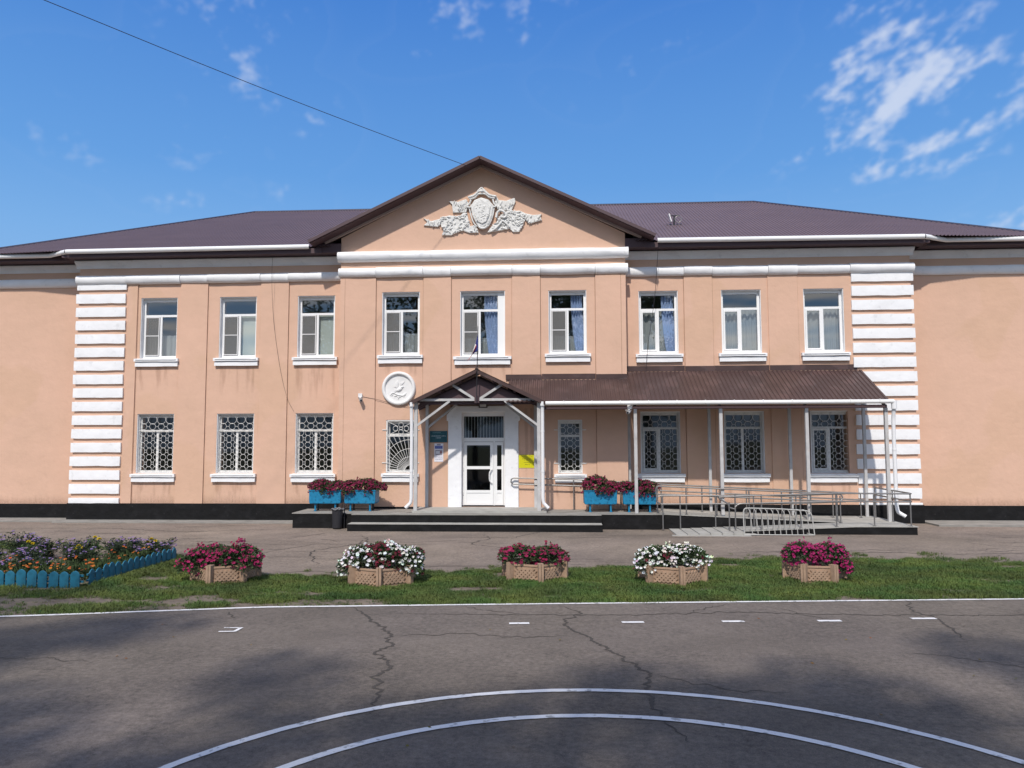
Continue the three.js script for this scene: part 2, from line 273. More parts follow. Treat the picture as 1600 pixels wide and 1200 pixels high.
for (const [pts, w] of [
  [[[-.78, 12.45], [-.3, 13.2], [.05, 13.87], [.32, 14.65], [.22, 14.94], [.52, 15.56], [.44, 15.91], [.6, 16.5], [.62, 17]], .05],
  [[[2.3, 12.2], [2.62, 12.81], [2.39, 13.4], [2.77, 14.38], [3.0, 14.94], [3.25, 15.65], [3.21, 16.28], [3.22, 16.9], [3.4, 17.5]], .045],
  [[[-.3, 12.95], [1.67, 12.94], [3.48, 12.85], [4.86, 12.62], [6.17, 12.72], [8.47, 12.65], [11, 12.4]], .03], [[[.25, 14.2], [1.08, 14.06], [1.75, 14.22], [2.4, 14.1]], .022],
  [[[7.68, 11.7], [7.42, 12.37], [7.54, 12.97], [7.34, 14.0]], .035], [[[-2.5, 12.95], [-2.3, 13.15], [-2.2, 13.35]], .03], [[[4.2, 12.7], [4.5, 12.35], [4.9, 12.1]], .022], [[[5.5, 12.3], [5.8, 12.8], [6.1, 13.1], [6.3, 13.3]], .018], [[[.9, 12.4], [1.4, 12.75], [1.9, 12.85]], .02], [[[3.25, 15.65], [4, 16.1], [4.6, 16.2]], .014], [[[6.2, 14.6], [7.2, 15.1], [8, 15.9]], .018], [[[-5, 15.6], [-3.6, 15.4], [-2.8, 15.55]], .016]])
  part('asphalt_crack', ribbon(pts, w * .8, 0.016, 0.16, 0.04, 1), M.crack, lot, 0);
{ const list = [];
  for (let i = 0; i < 190; i++) {
    const x = rr(-15, 15), z = rr(0.9, 10), a = rr(-0.25, 0.25) + (rnd() < 0.22 ? rr(-1.4, 1.4) : 0), L = rr(0.3, 2.2) * (rnd() < 0.15 ? 1.8 : 1), p = [];
    for (let k = 0; k <= 4; k++) p.push([x + Math.cos(a) * L * k / 4, z + Math.sin(a) * L * k / 4 + rr(-.08, .08)]);
    list.push(ribbon(p, rr(0.008, 0.03), 0.004, 0.14, 0.07, 1));
  }
  for (const p of [[[-14, 2.6], [-11, 2.2], [-8, 2.9], [-6, 2.4]], [[5.5, 6.6], [8, 6.2], [11, 6.5], [14, 6.1]], [[0.3, 3.2], [.6, 4.2], [.2, 5.2], [1.4, 6.3], [1.2, 7.8]], [[-3, 3.4], [-2.4, 5], [-3.2, 6.6], [-2.5, 8.6]]]) list.push(ribbon(p, 0.035, 0.004, 0.2, 0.07, 1));
  part('pavement_crack', list, M.crack, pavement, 0).userData.kind = 'stuff';
}
for (const g of [bx(13.3, 30, 0.0, 0.05, -0.5, 0.9), bx(-30, -13.4, 0.0, 0.04, -0.5, 0.55), bx(-13.4, -5.4, 0.0, 0.035, 0.05, 0.75)]) part('wall_apron', g, M.concrete, pavement);

// ───────────────────────── the school building ─────────────────────────
const school = thing('school_building', 'two storey peach plastered school building with white trim and brown metal roof', 'building');
const WIN = { left: [-10.58, -7.95, -5.38], right: [5.5, 8.05, 10.56] };
const rect = (x0, x1, y0, y1) => [[x0, y0], [x1, y0], [x1, y1], [x0, y1]];
function wallPlate(outline, holes, z0, z1) {
  const s = new THREE.Shape(outline.map(([x, y]) => new THREE.Vector2(x, y)));
  for (const h of holes) s.holes.push(new THREE.Path(h.map(([x, y]) => new THREE.Vector2(x, y)).reverse()));
  return new THREE.ExtrudeGeometry(s, { depth: z1 - z0, bevelEnabled: false }).translate(0, 0, z0);
}
const UW = 1.22, UY0 = 5.2, UY1 = 7.18, LY0 = 1.5, LY1 = 3.4;
const win = (cx, w, y0, y1) => rect(cx - w / 2, cx + w / 2, y0, y1);
const bayUp = [[-2.53, 1.19, 5.18, 7.16], [0.03, 1.4, 5.12, 7.16], [2.66, 1.17, 5.18, 7.14]], bayLow = [[-2.5, 0.92, 1.53, 3.16], [2.71, 0.74, 1.51, 3.14]];
part('wall', wallPlate(rect(-13.3, -4.4, 0, 8.46), WIN.left.flatMap((x) => [win(x, UW, UY0, UY1), win(x, UW, LY0, LY1)]), -0.5, 0), M.wall, school);
part('wall', wallPlate(rect(4.4, 13.2, 0, 8.46), WIN.right.flatMap((x) => [win(x, UW, UY0, UY1), win(x, UW, LY0, LY1)]), -0.5, 0), M.wall, school);
part('wall', wallPlate([[-4.45, 0], [4.45, 0], [4.45, 8.9], [0, 11.13], [-4.45, 8.9]], [...[...bayUp, ...bayLow].map((w) => win(...w)), rect(-0.62, 0.74, 0.5, 3.4)], 0.0, 0.5), M.wall, school);
part('wall', [bx(-17.1, -13.3, 0, 8.46, -0.9, -0.5), bx(13.2, 17.1, 0, 8.46, -0.9, -0.5), bx(-13.299, -13.0, 0, 8.46, -0.6, -0.01), bx(12.9, 13.199, 0, 8.46, -0.6, -0.01), bx(-17.1, -16.7, 0, 8.46, -13.5, -0.9), bx(16.7, 17.1, 0, 8.46, -13.5, -0.9), bx(-17.1, 17.1, 0, 8.46, -13.9, -13.5)], M.wall, school);
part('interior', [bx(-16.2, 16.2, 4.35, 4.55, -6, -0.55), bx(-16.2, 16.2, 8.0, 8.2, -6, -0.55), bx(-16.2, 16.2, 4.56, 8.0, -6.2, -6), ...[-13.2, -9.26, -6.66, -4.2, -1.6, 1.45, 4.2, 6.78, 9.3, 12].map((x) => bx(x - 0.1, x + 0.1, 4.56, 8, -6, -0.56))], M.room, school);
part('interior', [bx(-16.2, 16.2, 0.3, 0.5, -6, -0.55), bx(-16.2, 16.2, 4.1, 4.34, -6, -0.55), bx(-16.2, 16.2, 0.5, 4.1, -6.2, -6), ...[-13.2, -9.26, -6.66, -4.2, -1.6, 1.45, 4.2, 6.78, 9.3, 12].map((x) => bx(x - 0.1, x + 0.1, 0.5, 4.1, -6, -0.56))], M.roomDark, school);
for (const g of [bx(-13.4, -4.4, 0, 0.55, 0.0, 0.05), bx(4.4, 13.3, 0, 0.55, 0.0, 0.05), bx(-17.15, -13.4, 0, 0.49, -0.5, -0.44), bx(13.3, 17.15, 0, 0.49, -0.5, -0.44), bx(-13.4, -13.3, 0, 0.55, -0.5, 0.0), bx(13.2, 13.3, 0, 0.55, -0.5, 0.0), bx(-4.5, -1.0, 0, 0.5, 0.5, 0.53)]) part('plinth', g, M.black, school);

// hand-plastered mouldings: a profile drawn along x, a little uneven
function moulding(x0, x1, prof, z, uneven = 0.012, ends = true) {
  const n = Math.max(2, Math.ceil((x1 - x0) / 0.22)), k = prof.length, pos = [], idx = [], ph = rnd() * 50;
  for (let i = 0; i <= n; i++) for (let j = 0; j < k; j++) {
    const x = x0 + (x1 - x0) * i / n, t = j === 0 || j === k - 1 ? 0.6 : 1;
    pos.push(x, prof[j][1] + fbm(x * 1.3 + ph, j * 0.4, 3, 3) * uneven * 2.4 * t, z + prof[j][0] + (prof[j][0] > 0.01 ? fbm(x * 1.1 + ph, j * 0.5, 9, 3) * uneven * 2.2 : 0));
  }
  for (let i = 0; i < n; i++) for (let j = 0; j < k - 1; j++) { const a = i * k + j, b = a + k; idx.push(a, b, a + 1, a + 1, b, b + 1); }
  const g = new THREE.BufferGeometry(); g.setAttribute('position', new THREE.Float32BufferAttribute(pos, 3)); g.setIndex(idx); g.computeVertexNormals();
  const out = [g.toNonIndexed()];
  for (const [i, flip] of [[0, 0], [n, 1]]) { const cap = []; for (let j = 1; j < k - 1; j++) { const t = [i * k, i * k + j, i * k + j + 1]; if (flip) t.reverse(); t.reverse(); for (const q of t) cap.push(pos[q * 3], pos[q * 3 + 1], pos[q * 3 + 2]); } const c = new THREE.BufferGeometry(); c.setAttribute('position', new THREE.Float32BufferAttribute(cap, 3)); c.computeVertexNormals(); out.push(c); }
  return merge(out);
}
const round = (y0, y1, d) => [[0, y0], [d * 0.45, y0 + 0.005], [d * 0.8, y0 + (y1 - y0) * 0.18], [d, y0 + (y1 - y0) * 0.45], [d * 0.97, y0 + (y1 - y0) * 0.72], [d * 0.7, y0 + (y1 - y0) * 0.93], [d * 0.3, y1], [0, y1]];
const cove = (y0, y1, d) => [[0, y0], [0.03, y0], [0.035, y0 + 0.04], [d * 0.35, y0 + (y1 - y0) * 0.35], [d * 0.75, y0 + (y1 - y0) * 0.62], [d, y1 - 0.03], [d, y1], [0, y1]];
srand(21);
const bandJoints = { left: [[-13.36, -11.68], [-11.67, -9.86], [-9.85, -8.96], [-8.95, -7.2], [-7.19, -6.29], [-6.28, -4.45]], bay: [[-4.5, -3.33], [-3.32, -1.83], [-1.82, -.96], [-.95, .95], [.96, 1.82], [1.83, 3.51], [3.52, 4.52]], right: [[4.45, 6.29], [6.3, 7.17], [7.18, 8.87], [8.88, 9.77], [9.78, 11.35], [11.36, 13.28]] };
for (const [k, z] of [['left', 0], ['bay', 0.5], ['right', 0]]) bandJoints[k].forEach(([a, b], i) => part('cornice_band', moulding(a, b, round(7.63 + rr(-.012, .012), 7.935 + rr(-.012, .012), 0.15 + (i % 2) * 0.02), z), M.white, school));
part('cornice_band', moulding(-17.15, -13.37, round(7.66, 7.96, 0.14), -0.5), M.white, school);
part('cornice_band', moulding(13.29, 17.15, round(7.65, 7.94, 0.12), -0.5), M.white, school);
part('upper_cornice', moulding(-13.4, -4.45, cove(8.17, 8.42, 0.17), 0, 0.006), M.white, school);
part('upper_cornice', moulding(4.45, 13.3, cove(8.17, 8.42, 0.17), 0, 0.006), M.white, school);
part('upper_cornice', moulding(-17.15, -13.42, cove(8.17, 8.42, 0.15), -0.5, 0.006), M.white, school);
part('upper_cornice', moulding(13.32, 17.15, cove(8.17, 8.42, 0.15), -0.5, 0.006), M.white, school);
part('pediment_band', moulding(-4.53, 4.54, round(8.12, 8.45, 0.2), 0.5, 0.014), M.white, school);
// shallow pilaster strips between the windows
for (const [a, b] of [[-11.62, -11.3], [-9.86, -8.95], [-7.2, -6.28], [6.3, 7.17], [8.87, 9.77]]) part('pilaster', bx(a, b, 0.55, 7.66, -0.01, 0.035), M.wall, school);
for (const [a, b] of [[-4.45, -3.32], [-1.82, -.95], [.95, 1.82], [3.52, 4.45]]) part('pilaster', bx(a, b, 0.45, 7.66, 0.49, 0.535), M.wall, school);

// hairline plaster joints along the strips
M.joint = std([0.22, 0.125, 0.09], 1);
{ srand(25); const joint = (x, y0, y1, z, w = 0.009) => { const p = []; for (let i = 0; i <= 24; i++) p.push([x + fbm(i * .4, x * 3, 5, 2) * .012, y0 + (y1 - y0) * i / 24]); const L = p.map(([a, b], i) => [a - w * .5 * (1 + fbm(i * .9, x, 2, 2)), b]), Rr = p.map(([a, b], i) => [a + w * .5 * (1 + fbm(i * .9, x, 7, 2)), b]).reverse(); part('plaster_joint', polyPrism([...L, ...Rr], 0.004, 0, z - .002), M.joint, school); };
  for (const x of [-11.28, -8.94, -6.27, 6.29, 8.88]) joint(x, .56, 7.64, .002);
  for (const x of [-9.87, -7.21, 7.18, 9.78]) joint(x, .56, 7.64, .002, .006);
  for (const x of [-3.31, -.94, 1.83, 3.51]) joint(x, .5, 7.63, .502, .011);
  for (const x of [-1.83, .94]) joint(x, 3.7, 7.63, .502, .006);
  joint(4.3, 4.5, 7.6, .537, .008); joint(-4.3, .5, 7.6, .537, .006); }

// rain streaks under the sills and splashed dirt along the foot of the wall
{
  const stain = (w, h, ph, kind) => { const d = new Uint8Array(w * h * 4); for (let j = 0; j < h; j++) for (let i = 0; i < w; i++) { const u = i / w, v = j / h, o = (j * w + i) * 4; const a = kind === 'streak' ? sm(-.02, .32, fbm(u * 9 + ph, v * .7, 3, 4)) * sm(0, .7, v) * sm(0, .12, u) * sm(0, .12, 1 - u) * .15 : sm(1, .0, v + fbm(u * 30 + ph, 4, 2, 4) * .5 + .1) * (.35 + fbm(u * 60, v * 5, 8, 3) * .5) * .5; d[o] = 120; d[o + 1] = kind === 'streak' ? 78 : 92; d[o + 2] = kind === 'streak' ? 56 : 74; d[o + 3] = 255 * clamp(a); } const t = new THREE.DataTexture(d, w, h); t.magFilter = t.minFilter = THREE.LinearFilter; t.colorSpace = THREE.SRGBColorSpace; t.needsUpdate = true; return std([1, 1, 1], 0.95, { map: t, transparent: true }); };
  const A = [stain(128, 128, 3, 'streak'), stain(128, 128, 19, 'streak'), stain(128, 128, 41, 'streak')], base = stain(1024, 64, 7, 'base');
  const put = (cx, w, y1, h, z, m) => { const p = new THREE.Mesh(new THREE.PlaneGeometry(w, h).translate(cx, y1 - h / 2, z), m); p.name = 'rain_stain'; p.receiveShadow = true; school.add(p); };
  WIN.left.forEach((x, i) => { put(x, 1.5, 4.92, .9 + i * .2, .006, A[i]); put(x, 1.45, 1.22, .62, .006, A[(i + 1) % 3]); });
  WIN.right.forEach((x, i) => put(x + .05, 1.45, 1.2, .6, .006, A[(i + 2) % 3]));
  put(-2.53, 1.3, 4.88, .5, .538, A[1]); put(2.7, 1.1, 1.22, .7, .506, A[0]); put(.05, 1.6, 4.83, .5, .506, A[2]); put(1.35, .9, 3.5, 2.9, .5395, A[0]); 
  for (const [a, b, y, z] of [[-11.6, -9.87, .56, .007], [-8.93, -7.22, .56, .007], [-6.26, -4.5, .56, .007], [4.55, 6.28, .56, .007], [7.19, 8.86, .56, .007], [-16.6, -13.4, .5, -.493], [13.3, 16.6, .5, -.493], [-4.43, -3.34, .5, .541]]) put((a + b) / 2, b - a, y + .34, .34, z, base);
}

// quoins
function quoin(x0, x1, y0, y1, z) {
  const g = new THREE.BoxGeometry(x1 - x0, y1 - y0, 0.07, 7, 2, 1), p = g.attributes.position, ph = rnd() * 100, sx = rr(-.012, .012);
  for (let i = 0; i < p.count; i++) {
    const x = p.getX(i), y = p.getY(i), zz = p.getZ(i), top = y > 0 ? 1 : y < 0 ? 2 : 0;
    p.setXYZ(i, x + fbm(y * 3 + ph, 4, 2) * 0.02 + sx, y + (top ? fbm(x * 2 + ph, top * 7, 1, 3) * 0.024 : 0), zz + (zz > 0 ? fbm(x * 2 + ph, y * 2, 3) * 0.012 - (top ? 0.006 : 0) : 0));
  }
  g.computeVertexNormals();
  return g.translate((x0 + x1) / 2, (y0 + y1) / 2, z + 0.03);
}
srand(31);
for (let k = -1; k < 16; k++) {
  const t = 7.32 - 0.44 * k, b = Math.max(t - 0.305, 0.552), top = Math.min(t, 7.635); if (top - b < 0.05) continue;
  part('quoin_block', quoin(-13.345, -11.68, b, top, 0), M.white, school);
}
for (let k = -1; k < 16; k++) {
  const t = 7.24 - 0.442 * k, b = Math.max(t - 0.31, 0.552), top = Math.min(t, 7.64); if (top - b < 0.05) continue;
  part('quoin_block', quoin(11.39, 13.245, b, top, 0), M.white, school);
}

// windows
const wave = (w, h, amp, n, seedShift = 0, top = null) => {
  const g = new THREE.PlaneGeometry(w, h, Math.max(24, n * 6), 6), p = g.attributes.position;
  for (let i = 0; i < p.count; i++) { const x = p.getX(i), y = p.getY(i); const sway = top ? top(y / h + 0.5) : 0; p.setX(i, x + sway); p.setZ(i, Math.sin((x / w + 0.5) * n * 2 * Math.PI + Math.sin(x * 7 + seedShift) * 1.3) * amp + Math.sin(x * 11 + seedShift) * amp * 0.4); }
  g.computeVertexNormals(); return g;
};
function ring(cx, cy, rx, ry, r, z, seg = 18) {
  const p = []; for (let i = 0; i < seg; i++) { const a = i / seg * Math.PI * 2, c = Math.cos(a), s = Math.sin(a); const st = Math.abs(ry) > rx * 1.05 ? V(cx + c * rx, cy + s * rx + Math.sign(s) * (ry - rx) * Math.min(1, Math.abs(s) * 3), z) : rx > ry * 1.05 ? V(cx + c * ry + Math.sign(c) * (rx - ry) * Math.min(1, Math.abs(c) * 3), cy + s * ry, z) : V(cx + c * rx, cy + s * ry, z); p.push(st); }
  return new THREE.TubeGeometry(new THREE.CatmullRomCurve3(p, true), seg, r, 4, true);
}
function ringGrille(w, h, topH) {                       // rings and ovals in columns, an upper field of its own
  const G = [], r = 0.0065, z = 0, cols = Math.max(3, Math.round(w / 0.235)), cp = w / cols, x0 = -w / 2 + cp / 2, low = h - topH;
  const rows = Math.max(3, Math.round(low / 0.205)), rp = low / rows;
  for (let c = 0; c < cols; c++) for (let k = 0; k < rows; k++) {
    const x = x0 + c * cp, y = -h / 2 + rp * (k + 0.5), oval = (k + 1) % 2 === 0;
    G.push(oval ? ring(x, y, cp * 0.335, rp * 0.57, r, z) : ring(x, y, cp * 0.4, Math.min(cp * 0.4, rp * 0.45), r, z));
    if (oval && c < cols - 1) { const s = cp * 0.16; for (const d of [-1, 1]) G.push(bar(V(x + cp * 0.33, y + d * s, z), V(x + cp * 0.67, y + d * s, z), r * 0.9, 4)); }
  }
  if (topH > 0.1) {
    const tc = Math.max(2, cols - 1), tp = w / tc, y2 = h / 2 - topH * 0.32, y1 = h / 2 - topH * 0.76;
    for (let c = 0; c < tc; c++) { const x = -w / 2 + tp * (c + 0.5); G.push(ring(x, y2, tp * 0.48, topH * 0.27, r, z)); G.push(ring(x, y1, topH * 0.2, topH * 0.2, r, z)); if (c < tc - 1) G.push(bar(V(x + topH * 0.2, y1, z), V(x + tp - topH * 0.2, y1, z), r * 0.9, 4)); }
    G.push(bar(V(-w / 2, h / 2 - topH, z), V(w / 2, h / 2 - topH, z), 0.012, 5, true));
  }
  for (const y of [-h / 2, h / 2]) G.push(bar(V(-w / 2, y, z), V(w / 2, y, z), 0.012, 5, true));
  for (const x of [-w / 2, w / 2]) G.push(bar(V(x, -h / 2, z), V(x, h / 2, z), 0.012, 5, true));
  return merge(G);
}
function fanGrille(w, h) {                              // a sunburst below, a flower of rings above
  const G = [], r = 0.008, cx = w * 0.34, cy = -h / 2 + 0.04, split = h * 0.2;
  for (const R of [0.16, 0.4, 0.64, 0.9]) { const p = []; for (let i = 0; i <= 16; i++) { const a = Math.PI * (0.5 + 0.5 * i / 16); const x = cx + Math.cos(a) * R, y = cy + Math.sin(a) * R * 1.05; if (x > -w / 2 && y < split) p.push(V(x, y, 0)); } if (p.length > 2) G.push(tube(p, r, 16, 4)); }
  for (let i = 0; i <= 13; i++) { const a = Math.PI * (0.48 + 0.54 * i / 13), c = Math.cos(a), s = Math.sin(a); let L = 2; if (c < 0) L = Math.min(L, (cx + w / 2) / -c); if (s > 0) L = Math.min(L, (split - cy) / s); if (c > 0) L = Math.min(L, (w / 2 - cx) / c); if (L > 0.2) G.push(bar(V(cx + c * 0.16, cy + s * 0.16, 0), V(cx + c * L, cy + s * L, 0), r, 4)); }
  const fy = (split + h / 2) / 2; for (let i = 0; i < 4; i++) { const a = i * Math.PI / 2; G.push(ring(Math.cos(a) * 0.17, fy + Math.sin(a) * 0.11, 0.075, 0.075, r, 0, 14)); } G.push(ring(0, fy, 0.05, 0.05, r, 0, 12));
  for (const s of [-1, 1]) for (const t of [-1, 1]) G.push(bar(V(s * 0.1, fy + t * 0.06, 0), V(s * w / 2, fy + t * 0.22, 0), r, 4));
  for (const y of [-h / 2, split, h / 2]) G.push(bar(V(-w / 2, y, 0), V(w / 2, y, 0), 0.014, 5, true));
  for (const x of [-w / 2, w / 2]) G.push(bar(V(x, -h / 2, 0), V(x, h / 2, 0), 0.014, 5, true));
  return merge(G);
}
const grilles = {};
function makeWindow(o) {
  const { cx, w, y0, y1, z, label } = o, h = y1 - y0, g = sub('window', school, [cx, (y0 + y1) / 2, z]);
  if (label) g.userData.label = label;
  const zf = -0.16, hw = w / 2, hh = h / 2, t = 0.018;
  part('reveal', [bx(-hw + .001, -hw + t, -hh, hh, zf, -0.016), bx(hw - t, hw - .001, -hh, hh, zf, -0.016), bx(-hw + t, hw - t, hh - t, hh - .001, zf, -0.016)], M.white, g);
  const f = 0.07, mat = o.old ? M.oldWood : M.pvc, F = [], tr = o.transom ?? 0.29, yT = hh - h * tr, mx = o.mullion ?? 0;
  F.push(bx(-hw + t, hw - t, -hh, -hh + f + 0.02, zf - 0.06, zf), bx(-hw + t, hw - t, hh - t - f - 0.03, hh - t, zf - 0.06, zf), bx(-hw + t, -hw + t + f, -hh + f + 0.02, hh - t - f - 0.03, zf - 0.06, zf), bx(hw - t - f, hw - t, -hh + f + 0.02, hh - t - f - 0.03, zf - 0.06, zf));
  const ix0 = -hw + t + f, ix1 = hw - t - f, iy0 = -hh + f + 0.02, iy1 = hh - t - f - 0.03;
  if (tr > 0) F.push(bx(ix0, ix1, yT - 0.035, yT + 0.035, zf - 0.055, zf - 0.003));
  if (o.mullion !== null) F.push(bx(mx - 0.035, mx + 0.035, iy0, yT - 0.035, zf - 0.055, zf - 0.004));
  if (o.sash) { const s = 0.05, a = ix0 + 0.004, b = mx - 0.039, c = iy0 + 0.004, d = yT - 0.039; F.push(bx(a, b, c, c + s, zf - 0.05, zf + 0.014), bx(a, b, d - s, d, zf - 0.05, zf + 0.014), bx(a, a + s, c + s, d - s, zf - 0.05, zf + 0.014), bx(b - s, b, c + s, d - s, zf - 0.05, zf + 0.014)); }
  part('frame', F, mat, g);
  const gm = o.old ? M.oldGlass : M.glass, panes = tr > 0 ? [[ix0, ix1, yT + 0.035, iy1], ...(o.mullion === null ? [[ix0, ix1, iy0, yT - 0.035]] : [[ix0, mx - 0.035, iy0, yT - 0.035], [mx + 0.035, ix1, iy0, yT - 0.035]])] : [[ix0, ix1, iy0, iy1]];
  panes.forEach(([a, b, c, d], i) => { const tilt = rr(-0.004, 0.004), p = new THREE.PlaneGeometry(b - a, d - c).rotateY(tilt).rotateX(rr(-0.004, 0.004)).translate((a + b) / 2, (c + d) / 2, zf - 0.035); part('pane', p, gm, g); });
  if (o.screen) {
    const a = ix0 + 0.01, b = mx - 0.045, c = iy0 + 0.01, d = yT - 0.045, s = 0.022, m = (c + d) / 2 + 0.02;
    part('screen_frame', [bx(a, b, c, c + s, zf + .016, zf + .03), bx(a, b, d - s, d, zf + .016, zf + .03), bx(a, a + s, c + s, d - s, zf + .016, zf + .03), bx(b - s, b, c + s, d - s, zf + .016, zf + .03), bx(a + s, b - s, m - .012, m + .012, zf + .016, zf + .03)], M.plasticWhite, g);
    part('mosquito_screen', new THREE.PlaneGeometry(b - a - 2 * s, d - c - 2 * s).translate((a + b) / 2, (c + d) / 2, zf + 0.022), M.screen, g);
  }
  if (o.panel) part('jamb_panel', bx(hw - t - .22, hw - t - .001, -hh + .002, hh - t - .001, zf - .07, zf + .03), M.pvc, g);
  const zc = zf - 0.22;
  if (o.tulle) { const ch = h * o.tulle; part('curtain', wave(w * 0.98, ch, 0.03, 8, cx).translate(0, -hh + ch / 2, zc), M.tulle, g, 0); }
  if (o.drape) part('drape', wave(w * 0.3, h, 0.035, 4, cx * 2, (q) => (1 - q) * (1 - q) * 0.16).translate(hw - (o.panel ? 0.48 : 0.31), 0, zc + 0.09), M.drape, g, 0);
  if (o.blind) part('blind', new THREE.PlaneGeometry(hw - 0.02, h * 0.72).translate(hw / 2, -h * 0.14, zc + 0.08), M.blind, g, 0);
  if (o.grille) {
    const gw = w - 0.06, gh = h - 0.06, key = o.grille + gw.toFixed(2) + gh.toFixed(2);
    grilles[key] ??= o.grille === 'fan' ? fanGrille(gw, gh) : ringGrille(gw, gh, o.grille === 'rings' ? gh * 0.27 : 0);
    const m = new THREE.Mesh(grilles[key], M.grille); m.name = 'grille'; m.castShadow = m.receiveShadow = true; m.position.z = o.grilleZ ?? -0.1; g.add(m);
    if (o.lugs) part('bracket', [[-1, .62], [1, .62], [-1, -.62], [1, -.62]].map(([s, q]) => bx(s > 0 ? hw - .02 : -hw - .12, s > 0 ? hw + .12 : -hw + .02, q * hh - .012, q * hh + .012, 0.004, 0.02)), M.grille, g);
  }
  // the two-step sill
  const sw = o.sillOut ?? 0.12, sh = [0.1, 0.15];
  part('sill', [quoinSlab(-hw - sw * 0.5, hw + sw * 0.5, -hh - 0.005, -hh + 0.02, zf, 0.15, 0.06), quoinSlab(-hw - sw, hw + sw, -hh - 0.115, -hh - 0.02, 0, 0.13), quoinSlab(-hw - sw * 0.8, hw + sw * 0.8, -hh - 0.27, -hh - 0.13, 0, 0.09)], M.white, g);
  return g;
}
function quoinSlab(x0, x1, y0, y1, z0, z1, drop = 0) {
  const g = new THREE.BoxGeometry(x1 - x0, y1 - y0, z1 - z0, 6, 1, 1), p = g.attributes.position, ph = rnd() * 90;
  for (let i = 0; i < p.count; i++) { const z = p.getZ(i); p.setY(i, p.getY(i) + fbm(p.getX(i) * 1.6 + ph, p.getY(i) * 6, 2) * 0.018 - (z > 0 ? drop : 0)); if (z > 0) p.setZ(i, z + fbm(p.getX(i) * 2 + ph, 3, 8) * 0.012); }
  g.computeVertexNormals(); return g.translate((x0 + x1) / 2, (y0 + y1) / 2, (z0 + z1) / 2);
}
srand(41);
WIN.left.forEach((cx, i) => { makeWindow({ cx, w: UW, y0: UY0, y1: UY1, z: 0, screen: true, tulle: i === 0 ? 0.4 : 0, blind: i > 0 }); makeWindow({ cx, w: UW, y0: LY0, y1: LY1, z: 0, old: true, grille: 'rings', tulle: 0 }); });
WIN.right.forEach((cx, i) => { makeWindow({ cx, w: UW, y0: UY0, y1: UY1, z: 0, sash: true, tulle: i === 0 ? 0.72 : 0.74, drape: i === 0 }); makeWindow({ cx: cx + (i === 2 ? 0.1 : 0), w: UW, y0: LY0, y1: LY1, z: 0, old: true, mullion: -0.02, sash: i !== 1, grille: 'rings', grilleZ: -0.12, transom: 0.27 }); });
bayUp.forEach(([cx, w, y0, y1], i) => makeWindow({ cx, w, y0, y1, z: 0.5, screen: true, mullion: i === 1 ? -0.11 : 0, panel: i === 1, tulle: i === 0 ? 0.36 : 0.3, drape: i > 0, sillOut: i === 1 ? 0.2 : 0.12 }));
bayLow.forEach(([cx, w, y0, y1], i) => makeWindow({ cx, w, y0, y1, z: 0.5, old: true, transom: i ? 0.3 : 0.28, mullion: null, grille: i ? 'plain' : 'fan', grilleZ: -0.02, lugs: true, label: i ? 'narrow barred window right of the entrance under the canopy' : 'small barred window with a sunburst grille left of the entrance' }));

